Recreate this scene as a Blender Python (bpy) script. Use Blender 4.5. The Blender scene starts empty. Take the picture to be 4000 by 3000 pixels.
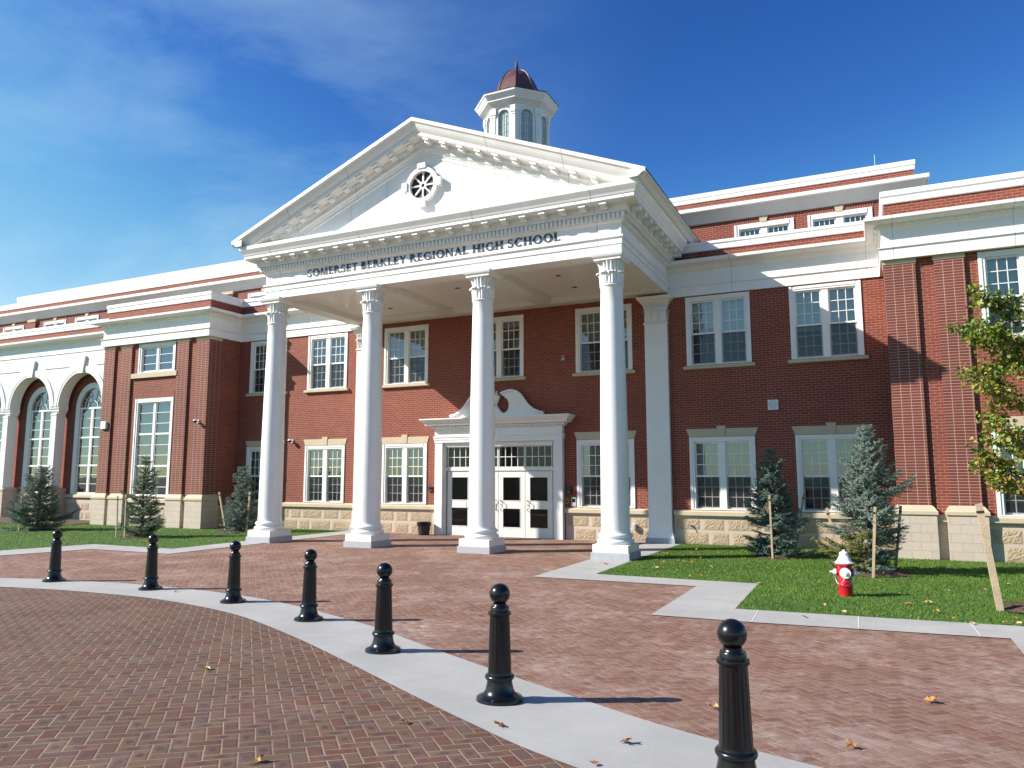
import bpy, math, random
from math import sin, cos, pi, radians, sqrt, atan2, hypot
from mathutils import Vector, Matrix
from mathutils.geometry import tessellate_polygon
import numpy as np
random.seed(7)
SC = bpy.context.scene
COL = SC.collection

# ------------------------------------------------------------------ camera
cd = bpy.data.cameras.new('camera')
cd.sensor_width = 36.0
cd.lens = 36.0 * 2917.66 / 4000.0
cd.clip_start = 0.1
cd.clip_end = 3000
cam = bpy.data.objects.new('camera', cd)
cam.location = (10.684, -21.288, 1.877)
cam.rotation_euler = (pi / 2 + 0.123, 0.0, 0.447)
COL.objects.link(cam)
SC.camera = cam

# ------------------------------------------------------------------ light
SUN = Vector((-0.7152, -0.4417, 0.5417)).normalized()      # towards the sun
sd = bpy.data.lights.new('sun', 'SUN')
sd.energy = 5.0
sd.angle = radians(0.55)
sd.color = (1.0, 0.935, 0.83)
so = bpy.data.objects.new('sun', sd)
so.rotation_euler = SUN.to_track_quat('Z', 'Y').to_euler()
so.location = (-30, -30, 40)
COL.objects.link(so)
wd = bpy.data.worlds.new('World')
SC.world = wd
wd.use_nodes = True
wn = wd.node_tree.nodes
wl = wd.node_tree.links
wn.clear()
wo = wn.new('ShaderNodeOutputWorld')
wb = wn.new('ShaderNodeBackground')
sky = wn.new('ShaderNodeTexSky')
sky.sky_type = 'NISHITA'
sky.sun_disc = False
sky.sun_elevation = math.asin(SUN.z)
sky.sun_rotation = atan2(SUN.x, SUN.y) % (2 * pi)
sky.altitude = 200
sky.air_density = 1.0
sky.dust_density = 0.35
sky.ozone_density = 2.6
wb.inputs['Strength'].default_value = 0.096
# thin cirrus drawn out over the sky dome
tc = wn.new('ShaderNodeTexCoord')
mp = wn.new('ShaderNodeMapping')
mp.inputs['Rotation'].default_value = (0.15, -0.30, 0.35)
mp.inputs['Scale'].default_value = (1.3, 2.0, 4.4)
n1 = wn.new('ShaderNodeTexNoise')
n1.inputs['Scale'].default_value = 1.7
n1.inputs['Detail'].default_value = 7
n1.inputs['Roughness'].default_value = 0.58
n1.inputs['Distortion'].default_value = 0.35
rp = wn.new('ShaderNodeValToRGB')
rp.color_ramp.elements[0].position = 0.40
rp.color_ramp.elements[1].position = 0.68
rp.color_ramp.elements[1].color = (0.70, 0.70, 0.70, 1)
n2 = wn.new('ShaderNodeTexNoise')
n2.inputs['Scale'].default_value = 1.1
n2.inputs['Detail'].default_value = 2
rp2 = wn.new('ShaderNodeValToRGB')
rp2.color_ramp.elements[0].position = 0.34
rp2.color_ramp.elements[1].position = 0.62
mm = wn.new('ShaderNodeMath')
mm.operation = 'MULTIPLY'
mx = wn.new('ShaderNodeMix')
mx.data_type = 'RGBA'
mx.inputs[7].default_value = (3.3, 5.0, 6.1, 1)
tint = wn.new('ShaderNodeMix')
tint.data_type = 'RGBA'
tint.blend_type = 'MULTIPLY'
tint.inputs[0].default_value = 1.0
tint.inputs[7].default_value = (0.72, 0.94, 1.10, 1)
wl.new(tc.outputs['Generated'], mp.inputs['Vector'])
wl.new(mp.outputs['Vector'], n1.inputs['Vector'])
wl.new(tc.outputs['Generated'], n2.inputs['Vector'])
wl.new(n1.outputs['Fac'], rp.inputs['Fac'])
wl.new(n2.outputs['Fac'], rp2.inputs['Fac'])
wl.new(rp.outputs['Color'], mm.inputs[0])
vd = wn.new('ShaderNodeVectorMath'); vd.operation = 'DOT_PRODUCT'      # the cirrus bank lies in the west
vd.inputs[1].default_value = Vector((-0.93, 0.10, 0.36)).normalized()
wl.new(tc.outputs['Generated'], vd.inputs[0])
rp3 = wn.new('ShaderNodeMapRange'); rp3.interpolation_type = 'SMOOTHERSTEP'; rp3.inputs[1].default_value = 0.42; rp3.inputs[2].default_value = 1.0
wl.new(vd.outputs['Value'], rp3.inputs[0])
mm2 = wn.new('ShaderNodeMath'); mm2.operation = 'MULTIPLY'
wl.new(rp2.outputs['Color'], mm.inputs[1])
# deepen the clear blue away from the sun, as a polarised autumn sky looks
sv = wn.new('ShaderNodeVectorMath'); sv.operation = 'SCALE'; sv.inputs['Scale'].default_value = 0.12
cv = wn.new('ShaderNodeRGBCurve')
for ci, pts in enumerate((((0, 0), (.085, .026), (.13, .088), (.18, .185), (.26, .30), (.6, .60), (1, 1)),
                          ((0, 0), (.20, .115), (.27, .235), (.35, .37), (.48, .50), (.75, .74), (1, 1)),
                          ((0, 0), (.38, .33), (.52, .49), (.66, .60), (.82, .69), (1, .85)))):
    cu = cv.mapping.curves[ci]
    for k_, p_ in enumerate(pts):
        if k_ == 0: cu.points[0].location = p_
        elif k_ == len(pts) - 1: cu.points[1].location = p_ if len(cu.points) == 2 else cu.points[1].location
    cu.points[len(cu.points) - 1].location = pts[-1]
    for p_ in pts[1:-1]: cu.points.new(*p_)
cv.mapping.update()
sw = wn.new('ShaderNodeVectorMath'); sw.operation = 'SCALE'; sw.inputs['Scale'].default_value = 1 / 0.12
wl.new(sky.outputs['Color'], tint.inputs[6])
wl.new(mm.outputs['Value'], mm2.inputs[0]); wl.new(rp3.outputs[0], mm2.inputs[1]); wl.new(mm2.outputs['Value'], mx.inputs[0])
wl.new(tint.outputs[2], sv.inputs[0]); wl.new(sv.outputs[0], cv.inputs['Color']); wl.new(cv.outputs['Color'], sw.inputs[0]); wl.new(sw.outputs[0], mx.inputs[6])
wl.new(mx.outputs[2], wb.inputs['Color'])
wl.new(wb.outputs['Background'], wo.inputs['Surface'])
SC.view_settings.view_transform = 'Standard'
SC.view_settings.look = 'None'
SC.view_settings.exposure = 0.80
SC.view_settings.gamma = 1.0
SC.render.engine = 'CYCLES'
SC.cycles.max_bounces = 8
SC.cycles.transparent_max_bounces = 12
SC.cycles.caustics_reflective = False
SC.cycles.caustics_refractive = False

# ------------------------------------------------------------------ node helpers
class V:
    """A scalar socket with arithmetic."""
    nt = None
    def __init__(s, x): s.x = x
    def _m(s, op, *a):
        n = V.nt.nodes.new('ShaderNodeMath'); n.operation = op
        for i, v in enumerate((s,) + a):
            v = v.x if isinstance(v, V) else v
            if isinstance(v, (int, float)): n.inputs[i].default_value = v
            else: V.nt.links.new(v, n.inputs[i])
        return V(n.outputs[0])
    def __add__(s, o): return s._m('ADD', o)
    def __sub__(s, o): return s._m('SUBTRACT', o)
    def __mul__(s, o): return s._m('MULTIPLY', o)
    def __rsub__(s, o): return V(o)._m('SUBTRACT', s)
    __radd__ = __add__
    __rmul__ = __mul__
    def floor(s): return s._m('FLOOR')
    def mod(s, k): return s._m('FLOORED_MODULO', k)
    def mn(s, o): return s._m('MINIMUM', o)
    def lt(s, o): return s._m('LESS_THAN', o)
    def gt(s, o): return s._m('GREATER_THAN', o)

def mat(name, color=(.8, .8, .8), rough=.5, metal=0.0, spec=.5):
    m = bpy.data.materials.new(name); m.use_nodes = True
    b = m.node_tree.nodes['Principled BSDF']
    b.inputs['Base Color'].default_value = (*color, 1)
    b.inputs['Roughness'].default_value = rough
    b.inputs['Metallic'].default_value = metal
    b.inputs['Specular IOR Level'].default_value = spec
    return m, m.node_tree, b

def node(nt, t, **kw):
    n = nt.nodes.new('ShaderNode' + t)
    for k, v in kw.items():
        if k in n.inputs: n.inputs[k].default_value = v
        else: setattr(n, k, v)
    return n

def ramp(nt, fac, stops):
    r = node(nt, 'ValToRGB')
    e = r.color_ramp.elements
    while len(e) < len(stops): e.new(.5)
    for i, (p, c) in enumerate(stops):
        e[i].position = p
        e[i].color = (*c, 1) if len(c) == 3 else c
    nt.links.new(fac, r.inputs['Fac'])
    return r.outputs['Color']

def mixc(nt, fac, a, b, blend='MIX'):
    n = node(nt, 'Mix', data_type='RGBA', blend_type=blend)
    for k, v in ((0, fac), (6, a), (7, b)):
        if isinstance(v, (int, float)): n.inputs[k].default_value = v
        elif isinstance(v, tuple): n.inputs[k].default_value = (*v, 1)
        else: nt.links.new(v, n.inputs[k])
    return n.outputs[2]

def noise(nt, vec, scale, detail=3, rough=.5):
    n = node(nt, 'TexNoise', Scale=scale, Detail=detail, Roughness=rough)
    if vec is not None: nt.links.new(vec, n.inputs['Vector'])
    return n.outputs['Fac']

def bump(nt, bsdf, h, strength=.3, dist=.01):
    n = node(nt, 'Bump', Strength=strength, Distance=dist)
    nt.links.new(h, n.inputs['Height'])
    nt.links.new(n.outputs['Normal'], bsdf.inputs['Normal'])

def wallvec(nt):
    """(along the wall, height, 0) from the world position, for walls facing x or y."""
    g = node(nt, 'NewGeometry')
    p = node(nt, 'SeparateXYZ'); nt.links.new(g.outputs['Position'], p.inputs[0])
    q = node(nt, 'SeparateXYZ'); nt.links.new(g.outputs['True Normal'], q.inputs[0])
    V.nt = nt
    k = V(q.outputs[0])._m('ABSOLUTE').gt(.6)
    u = V(p.outputs[0]) * (1 - k) + V(p.outputs[1]) * k
    c = node(nt, 'CombineXYZ')
    nt.links.new(u.x, c.inputs[0]); nt.links.new(p.outputs[2], c.inputs[1])
    return c.outputs[0], g.outputs['Position']

def brick_mat(name, bw, rh, mortar, c1, c2, cm, offset=.5, rough=.85, bs=.5, var=.35, origin=(0, 0)):
    m, nt, b = mat(name, c1, rough)
    vec, pos = wallvec(nt)
    if origin != (0, 0):
        a = node(nt, 'VectorMath', operation='ADD'); a.inputs[1].default_value = (*origin, 0)
        nt.links.new(vec, a.inputs[0]); vec = a.outputs[0]
    t = node(nt, 'TexBrick', offset=offset, offset_frequency=2, squash_frequency=2)
    for k, v in (('Color1', (*c1, 1)), ('Color2', (*c2, 1)), ('Mortar', (*cm, 1)), ('Scale', 1.0), ('Mortar Size', mortar), ('Mortar Smooth', .15), ('Bias', 0.0), ('Brick Width', bw), ('Row Height', rh)):
        t.inputs[k].default_value = v
    nt.links.new(vec, t.inputs['Vector'])
    n = ramp(nt, noise(nt, pos, .55, 5, .6), [(.3, (1 - var,) * 3), (.7, (1 + var * .45,) * 3)])
    n2 = ramp(nt, noise(nt, pos, 38, 2, .6), [(.3, (.86,) * 3), (.7, (1.1,) * 3)])
    c = mixc(nt, .55, t.outputs['Color'], n, 'MULTIPLY')
    c = mixc(nt, .8, c, n2, 'MULTIPLY')
    nt.links.new(c, b.inputs['Base Color'])
    V.nt = nt
    h = (1 - V(t.outputs['Fac'])) + V(noise(nt, pos, 60, 2)) * .35
    bump(nt, b, h.x, bs, .006)
    return m

# ------------------------------------------------------------------ materials
M = {}
M['brick'] = brick_mat('brick', .203, .0677, .0052, (.250, .052, .030), (.190, .037, .024), (.37, .215, .15))
M['pier_brick'] = brick_mat('pier_brick', .2067, .0677, .0062, (.185, .040, .033), (.142, .031, .027), (.46, .295, .21), offset=0.0, bs=.8, origin=(-.017, 0))
M['soldier'] = brick_mat('soldier_brick', .0677, .30, .005, (.24, .055, .035), (.19, .045, .03), (.40, .25, .19), offset=0.0)
M['block'] = brick_mat('ground_face_block', .40, .2, .004, (.53, .45, .375), (.49, .415, .345), (.33, .265, .21), bs=.25, var=.12, rough=.8)
M['smooth_block'] = brick_mat('smooth_block', .60, .40, .003, (.55, .45, .37), (.52, .43, .355), (.38, .31, .26), bs=.2, var=.15, rough=.85)

def white_mat(name, col, rough):
    m, nt, b = mat(name, col, rough)
    g = node(nt, 'NewGeometry')
    n = noise(nt, g.outputs['Position'], 1.7, 4, .6)
    sc_ = node(nt, 'Mapping'); sc_.inputs['Scale'].default_value = (7, 7, .55); nt.links.new(g.outputs['Position'], sc_.inputs['Vector'])
    st_ = ramp(nt, noise(nt, sc_.outputs[0], 1.0, 4, .65), [(.30, (.90, .895, .88)), (.58, (1, 1, 1))])
    nt.links.new(mixc(nt, .40, ramp(nt, n, [(.25, tuple(c * .93 for c in col)), (.7, col)]), st_, 'MULTIPLY'), b.inputs['Base Color'])
    nt.links.new(ramp(nt, noise(nt, g.outputs['Position'], 6, 2), [(.2, (rough * .8,) * 3), (.8, (min(1, rough * 1.2),) * 3)]), b.inputs['Roughness'])
    return m
M['white'] = white_mat('white_paint', (.81, .80, .775), .45)
M['white_gloss'] = mat('white_semigloss', (.78, .755, .70), .28)[0]
M['column_white'] = white_mat('column_white', (.80, .795, .775), .42)
M['door_white'] = white_mat('door_white', (.73, .735, .70), .35)

def stone_mat(name, c1, c2, scale, rough, bs, fine=60):
    m, nt, b = mat(name, c1, rough)
    g = node(nt, 'NewGeometry')
    n = noise(nt, g.outputs['Position'], scale, 5, .65)
    f = noise(nt, g.outputs['Position'], fine, 3, .7)
    c = ramp(nt, n, [(.3, c2), (.68, c1)])
    c = mixc(nt, .6, c, ramp(nt, f, [(.32, (.72,) * 3), (.66, (1.16,) * 3)]), 'MULTIPLY')
    nt.links.new(c, b.inputs['Base Color'])
    bump(nt, b, f, bs, .006)
    return m
M['rock'] = stone_mat('rock_face_stone', (.45, .345, .235), (.37, .285, .195), 4.5, .9, .5, 26)
M['cast'] = stone_mat('cast_stone', (.56, .465, .33), (.50, .415, .295), 3, .8, .15, 90)
M['granite'] = stone_mat('granite', (.42, .43, .46), (.37, .38, .41), 8, .75, .2, 220)
M['concrete'] = stone_mat('walk_concrete', (.402, .396, .386), (.315, .313, .308), 1.1, .9, .3, 150)
M['wood'] = stone_mat('stake_wood', (.50, .38, .26), (.38, .29, .20), 5, .8, .3, 40)
M['bark'] = stone_mat('bark', (.10, .075, .055), (.06, .045, .035), 14, .95, .8, 50)
M['mulch'] = stone_mat('mulch_chips', (.115, .068, .045), (.06, .038, .027), 22, .95, 1.0, 60)
M['roof'] = mat('dark_roof', (.05, .05, .055), .8)[0]
M['membrane'] = mat('flat_roof', (.35, .34, .33), .9)[0]
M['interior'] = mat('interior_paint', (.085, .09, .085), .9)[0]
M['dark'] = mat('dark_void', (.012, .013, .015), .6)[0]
M['black'] = mat('black_gloss', (.006, .006, .007), .24, 0, .45)[0]
M['black_plastic'] = mat('black_plastic', (.018, .018, .02), .45)[0]
M['letter'] = mat('letter_blue', (.016, .034, .066), .5)[0]
M['metal'] = mat('brushed_metal', (.55, .55, .54), .32, 1.0)[0]
M['grey'] = mat('grey_plastic', (.42, .42, .42), .5)[0]
M['plastic_white'] = mat('white_plastic', (.74, .74, .73), .4)[0]
M['red'] = mat('red_enamel', (.46, .012, .022), .28)[0]
M['hyd_white'] = mat('white_enamel', (.80, .81, .82), .35)[0]
M['copper'] = stone_mat('aged_copper', (.150, .062, .056), (.105, .046, .044), 3, .42, .1, 20)
M['blind'] = mat('roller_blind', (.36, .43, .38), .9)[0]
M['sunlit_blind'] = mat('sunlit_roller_blind', (.66, .72, .70), .9)[0]  # lighter copy of the blind, sunlight on upper right windows painted in
M['curtain'] = mat('pale_curtain', (.40, .50, .43), .9)[0]
M['brass'] = mat('brass', (.55, .38, .14), .35, 1.0)[0]

def glass_mat(name, base, tint, gain=1.3):
    m = bpy.data.materials.new(name); m.use_nodes = True
    nt = m.node_tree; nt.nodes.clear()
    o = node(nt, 'OutputMaterial')
    t = node(nt, 'BsdfTransparent'); t.inputs[0].default_value = (*tint, 1)
    g = node(nt, 'BsdfGlossy'); g.inputs['Roughness'].default_value = .015
    g.inputs['Color'].default_value = (.92, .95, 1, 1)
    f = node(nt, 'Fresnel', IOR=1.55)
    geo = node(nt, 'NewGeometry')
    b = node(nt, 'Bump', Strength=.04, Distance=.02)
    nt.links.new(noise(nt, geo.outputs['Position'], 1.3, 1), b.inputs['Height'])
    nt.links.new(b.outputs['Normal'], g.inputs['Normal'])
    V.nt = nt
    k = V(f.outputs[0]) * gain + base
    s = node(nt, 'MixShader')
    nt.links.new(k.x, s.inputs[0]); nt.links.new(t.outputs[0], s.inputs[1]); nt.links.new(g.outputs[0], s.inputs[2])
    nt.links.new(s.outputs[0], o.inputs[0])
    return m
M['glass'] = glass_mat('window_glass', .09, (.70, .80, .76))
M['glass_dark'] = glass_mat('tinted_glass', .0, (.26, .31, .28), .8)
def screen_mat():
    m = bpy.data.materials.new('insect_mesh'); m.use_nodes = True
    nt = m.node_tree; nt.nodes.clear()
    o = node(nt, 'OutputMaterial'); t = node(nt, 'BsdfTransparent'); d = node(nt, 'BsdfDiffuse')
    d.inputs[0].default_value = (.045, .05, .055, 1)
    s = node(nt, 'MixShader'); s.inputs[0].default_value = .42
    nt.links.new(t.outputs[0], s.inputs[1]); nt.links.new(d.outputs[0], s.inputs[2]); nt.links.new(s.outputs[0], o.inputs[0])
    return m
M['screen'] = screen_mat()
M['lit_pane'] = mat('lit_pane_colour', (.34, .43, .44), .12)[0]  # cupola panes: daylight seen through clear glass is put into this pale colour

def paver_mat(name, cols, joint, haze, jw, dark):
    """Herringbone clay pavers laid at 45 degrees to the building."""
    m, nt, b = mat(name, cols[0], .9, 0, .2)
    g = node(nt, 'NewGeometry')
    p = node(nt, 'SeparateXYZ'); nt.links.new(g.outputs['Position'], p.inputs[0])
    V.nt = nt
    S = 1 / .1025
    wob = (V(noise(nt, g.outputs['Position'], 1.6, 2)) - .5) * .22
    X = V(p.outputs[0]); Y = V(p.outputs[1])
    u = (X + Y) * (S * .70711) + wob + 400
    v = (Y - X) * (S * .70711) - wob + 400
    i = u.floor(); j = v.floor()
    fx = u - i; fy = v - j
    k = (i - j).mod(4)
    k0 = k.lt(.5); k1 = k.gt(.5) * k.lt(1.5); k2 = k.gt(1.5) * k.lt(2.5); k3 = k.gt(2.5)
    hor = k.lt(1.5)
    lx = (fx + k1) * hor + (fy + k2) * (1 - hor)
    ly = fx * (1 - hor) + fy * hor
    d = lx.mn(2 - lx).mn(ly.mn(1 - ly))
    bi = i - k1; bj = j - k2
    c = node(nt, 'CombineXYZ')
    nt.links.new(bi.x, c.inputs[0]); nt.links.new(bj.x, c.inputs[1]); nt.links.new(hor.x, c.inputs[2])
    wn_ = node(nt, 'TexWhiteNoise'); nt.links.new(c.outputs[0], wn_.inputs['Vector'])
    n = len(cols)
    col = ramp(nt, wn_.outputs['Value'], [(q / max(1, n - 1), cc) for q, cc in enumerate(cols)])
    # dark flashed heart on some bricks
    ex = (lx - 1)._m('ABSOLUTE') * .62; ey = (ly - .5)._m('ABSOLUTE')
    heart = (ex * ex + ey * ey)._m('SQRT') + (V(noise(nt, g.outputs['Position'], 30, 2)) - .5) * .35
    wn2 = node(nt, 'TexWhiteNoise'); o2 = node(nt, 'VectorMath', operation='ADD'); o2.inputs[1].default_value = (17.3, 5.1, 9)
    nt.links.new(c.outputs[0], o2.inputs[0]); nt.links.new(o2.outputs[0], wn2.inputs['Vector'])
    hm = node(nt, 'MapRange'); hm.inputs[1].default_value = .32; hm.inputs[2].default_value = .18
    nt.links.new(heart.x, hm.inputs[0])
    hf = V(hm.outputs[0]) * V(wn2.outputs['Value']).gt(.55) * dark
    col = mixc(nt, hf.x, col, (.085, .050, .050))
    grit = noise(nt, g.outputs['Position'], 55, 3, .7)
    col = mixc(nt, .7, col, ramp(nt, grit, [(.3, (.78,) * 3), (.7, (1.18,) * 3)]), 'MULTIPLY')
    big = noise(nt, g.outputs['Position'], .42, 4, .6)
    col = mixc(nt, .5, col, ramp(nt, big, [(.3, (.80, .77, .76)), (.7, (1.14, 1.1, 1.08))]), 'MULTIPLY')
    if haze:   # lime bloom left on new paving
        hz = V(noise(nt, g.outputs['Position'], .8, 5, .7)) * 1.0
        hz2 = V(noise(nt, g.outputs['Position'], 9, 4, .7))
        hr = node(nt, 'MapRange'); hr.inputs[1].default_value = .50; hr.inputs[2].default_value = .78
        nt.links.new((hz * .62 + hz2 * .42).x, hr.inputs[0])
        col = mixc(nt, (V(hr.outputs[0]) * haze * (V(wn2.outputs['Value']) * .8 + .5)).x, col, (.52, .42, .385))
    jm = node(nt, 'MapRange'); jm.inputs[1].default_value = jw; jm.inputs[2].default_value = jw * .45
    nt.links.new(d.x, jm.inputs[0])
    jn = ramp(nt, noise(nt, g.outputs['Position'], 2.2, 3), [(.3, tuple(q * .6 for q in joint)), (.65, joint)])
    col = mixc(nt, jm.outputs[0], col, jn)
    nt.links.new(col, b.inputs['Base Color'])
    hh = node(nt, 'MapRange'); hh.inputs[1].default_value = 0; hh.inputs[2].default_value = jw * 2.2
    nt.links.new(d.x, hh.inputs[0])
    h = V(hh.outputs[0]) + V(grit) * .25 + V(wn_.outputs['Value']) * .25
    bump(nt, b, h.x, .45, .006)
    return m
M['plaza'] = paver_mat('plaza_pavers', [(.205, .115, .085), (.168, .088, .064), (.232, .138, .102), (.192, .093, .070), (.252, .165, .130)], (.34, .25, .195), .72, .05, .25)
M['drive'] = paver_mat('drive_pavers', [(.138, .082, .059), (.110, .059, .044), (.152, .093, .065), (.128, .053, .040), (.112, .075, .064), (.150, .089, .060)], (.31, .24, .175), .16, .055, .95)

def lawn_mat():
    m, nt, b = mat('lawn_soil', (.05, .10, .02), .95)
    g = node(nt, 'NewGeometry')
    c = ramp(nt, noise(nt, g.outputs['Position'], 1.1, 5, .65), [(.3, (.035, .10, .010)), (.7, (.07, .145, .013))])
    c = mixc(nt, .8, c, ramp(nt, noise(nt, g.outputs['Position'], 45, 3, .7), [(.3, (.5,) * 3), (.7, (1.3,) * 3)]), 'MULTIPLY')
    nt.links.new(c, b.inputs['Base Color'])
    return m
M['lawn'] = lawn_mat()
M['field'] = stone_mat('far_ground', (.10, .11, .07), (.07, .09, .04), .05, .95, .1, 2)

def attr_mat(name, rough, trans=.0, sss=0):
    """Colour of each leaf or needle comes from the plant builder."""
    m, nt, b = mat(name, (.1, .2, .1), rough)
    a = node(nt, 'Attribute', attribute_name='tone')
    nt.links.new(a.outputs['Color'], b.inputs['Base Color'])
    if trans:
        t = node(nt, 'BsdfTranslucent'); nt.links.new(a.outputs['Color'], t.inputs[0])
        s = node(nt, 'MixShader'); s.inputs[0].default_value = trans
        o = nt.nodes['Material Output']
        nt.links.new(b.outputs[0], s.inputs[1]); nt.links.new(t.outputs[0], s.inputs[2]); nt.links.new(s.outputs[0], o.inputs[0])
    return m
M['needle'] = attr_mat('needles', .6, .12)
M['leaf'] = attr_mat('leaves', .5, .35)
M['grass'] = attr_mat('grass_blades', .6, .3)

# ------------------------------------------------------------------ mesh helpers
class MB:
    def __init__(s): s.v = []; s.f = []; s.m = []; s.sm = []
    def quad(s, *p, mi=0, smooth=False):
        n = len(s.v); s.v += [tuple(q) for q in p]; s.f.append(tuple(range(n, n + len(p)))); s.m.append(mi); s.sm.append(smooth)
    def mesh(s, vs, fs, mi=0, smooth=False):
        n = len(s.v); s.v += [tuple(q) for q in vs]
        for f in fs: s.f.append(tuple(n + i for i in f)); s.m.append(mi); s.sm.append(smooth)
    def box(s, x0, x1, y0, y1, z0, z1, mi=0):
        s.mesh([(x, y, z) for z in (z0, z1) for y in (y0, y1) for x in (x0, x1)],
               [(0, 2, 3, 1), (4, 5, 7, 6), (0, 1, 5, 4), (2, 6, 7, 3), (0, 4, 6, 2), (1, 3, 7, 5)], mi)
    def bbox(s, x0, x1, y0, y1, z0, z1, c=.01, mi=0):
        """box with chamfered vertical front edges and top rim"""
        a = [(x0 + c, y0), (x1 - c, y0), (x1, y0 + c), (x1, y1), (x0, y1), (x0, y0 + c)]
        b = [(x0 + 2 * c, y0 + c), (x1 - 2 * c, y0 + c), (x1 - c, y0 + 2 * c), (x1 - c, y1 - c), (x0 + c, y1 - c), (x0 + c, y0 + 2 * c)]
        n = 6
        vs = [(*p, z0) for p in a] + [(*p, z1 - c) for p in a] + [(*p, z1) for p in b]
        fs = [(i, (i + 1) % n, n + (i + 1) % n, n + i) for i in range(n)] + [(n + i, n + (i + 1) % n, 2 * n + (i + 1) % n, 2 * n + i) for i in range(n)]
        fs += [tuple(range(2 * n, 3 * n)), tuple(reversed(range(n)))]
        s.mesh(vs, fs, mi)
    def prism(s, poly, y0, y1, mi=0):
        """poly in (x, z), front face at y0 (towards the camera), back at y1"""
        n = len(poly)
        vs = [(x, y0, z) for x, z in poly] + [(x, y1, z) for x, z in poly]
        s.mesh(vs, [tuple(range(n)), tuple(reversed(range(n, 2 * n)))] + [(i, n + i, n + (i + 1) % n, (i + 1) % n) for i in range(n)], mi)
    def flat(s, poly, z, mi=0):
        s.quad(*[(x, y, z) for x, y in poly], mi=mi)
    def slab(s, poly, z0, z1, mi=0):
        n = len(poly)
        vs = [(x, y, z1) for x, y in poly] + [(x, y, z0) for x, y in poly]
        s.mesh(vs, [tuple(range(n))] + [(i, n + i, n + (i + 1) % n, (i + 1) % n) for i in range(n)], mi)
    def sweep(s, path, prof, mi=0, caps=True, closed=False, smooth=False):
        """profile of (out, z) carried along an (x, y) path; out is to the right of travel"""
        P = [Vector(p) for p in path]; n = len(P); R = []
        for i in range(n):
            a = (P[i] - P[i - 1]).normalized() if (i > 0 or closed) else None
            b = (P[(i + 1) % n] - P[i]).normalized() if (i < n - 1 or closed) else None
            a = a or b; b = b or a
            na = Vector((a.y, -a.x)); nb = Vector((b.y, -b.x))
            mt = (na + nb); mt /= max(.2, mt.dot(na))
            R.append([(P[i].x + mt.x * o, P[i].y + mt.y * o, z) for o, z in prof])
        k = len(prof)
        vs = [p for r in R for p in r]; fs = []
        for i in range(n if closed else n - 1):
            j = (i + 1) % n
            for q in range(k - 1): fs.append((i * k + q, j * k + q, j * k + q + 1, i * k + q + 1))
        if caps and not closed: fs += [tuple(range(k)), tuple(reversed(range((n - 1) * k, n * k)))]
        s.mesh(vs, fs, mi, smooth)
    def lathe(s, prof, c=(0, 0, 0), n=32, mi=0, smooth=True, rad=None, a0=0.0, cap=True):
        k = len(prof); vs = []; fs = []
        for i in range(n):
            a = a0 + 2 * pi * i / n
            for j, (r, z) in enumerate(prof):
                rr = rad(a, r, z) if rad else r
                vs.append((c[0] + rr * cos(a), c[1] + rr * sin(a), c[2] + z))
        for i in range(n):
            i2 = (i + 1) % n
            for j in range(k - 1): fs.append((i * k + j, i2 * k + j, i2 * k + j + 1, i * k + j + 1))
        if cap:
            if prof[-1][0] > 1e-4: fs.append(tuple(i * k + k - 1 for i in range(n)))
            if prof[0][0] > 1e-4: fs.append(tuple(reversed([i * k for i in range(n)])))
        s.mesh(vs, fs, mi, smooth)
    def tube(s, pts, rad, n=8, mi=0, cap=True):
        P = [Vector(p) for p in pts]; k = len(P); vs = []; fs = []
        if isinstance(rad, (int, float)): rad = [rad] * k
        for i in range(k):
            d = (P[min(k - 1, i + 1)] - P[max(0, i - 1)]).normalized()
            u = d.orthogonal().normalized() if abs(d.z) > .9 else d.cross(Vector((0, 0, 1))).normalized()
            w = d.cross(u)
            for j in range(n):
                a = 2 * pi * j / n
                vs.append(tuple(P[i] + (u * cos(a) + w * sin(a)) * rad[i]))
        for i in range(k - 1):
            for j in range(n):
                j2 = (j + 1) % n
                fs.append((i * n + j, i * n + j2, (i + 1) * n + j2, (i + 1) * n + j))
        if cap: fs += [tuple(reversed(range(n))), tuple(range((k - 1) * n, k * n))]
        s.mesh(vs, fs, mi, True)
    def build(s, name, mats, parent=None, tones=None, flip_check=True):
        me = bpy.data.meshes.new(name)
        me.from_pydata(s.v, [], s.f)
        for mm_ in (mats if isinstance(mats, (list, tuple)) else [mats]): me.materials.append(M[mm_] if isinstance(mm_, str) else mm_)
        me.polygons.foreach_set('material_index', s.m)
        me.polygons.foreach_set('use_smooth', s.sm)
        if any(s.sm):
            me.set_sharp_from_angle(angle=radians(38))
        if tones is not None:
            a = me.color_attributes.new('tone', 'FLOAT_COLOR', 'CORNER')
            arr = np.ones((len(me.loops), 4), np.float32)
            lens = np.array([len(f) for f in s.f]); arr[:, :3] = np.repeat(np.asarray(tones, np.float32), lens, axis=0)
            a.data.foreach_set('color', arr.ravel())
        me.update()
        o = bpy.data.objects.new(name, me)
        COL.objects.link(o)
        if parent is not None: o.parent = parent; 
        return o

def tag(o, label=None, cat=None, group=None, kind=None):
    for k, v in (('label', label), ('category', cat), ('group', group), ('kind', kind)):
        if v: o[k] = v
    return o
def root(name, label, cat, loc=(0, 0, 0), group=None, rz=0.0):
    o = bpy.data.objects.new(name, None); o.location = loc; o.rotation_euler = (0, 0, rz); o.empty_display_size = .2
    COL.objects.link(o)
    return tag(o, label, cat, group)
def copy_tree(o, parent=None):
    c = o.copy(); COL.objects.link(c)
    if parent is not None: c.parent = parent
    for ch in list(o.children): copy_tree(ch, c)
    return c

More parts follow.
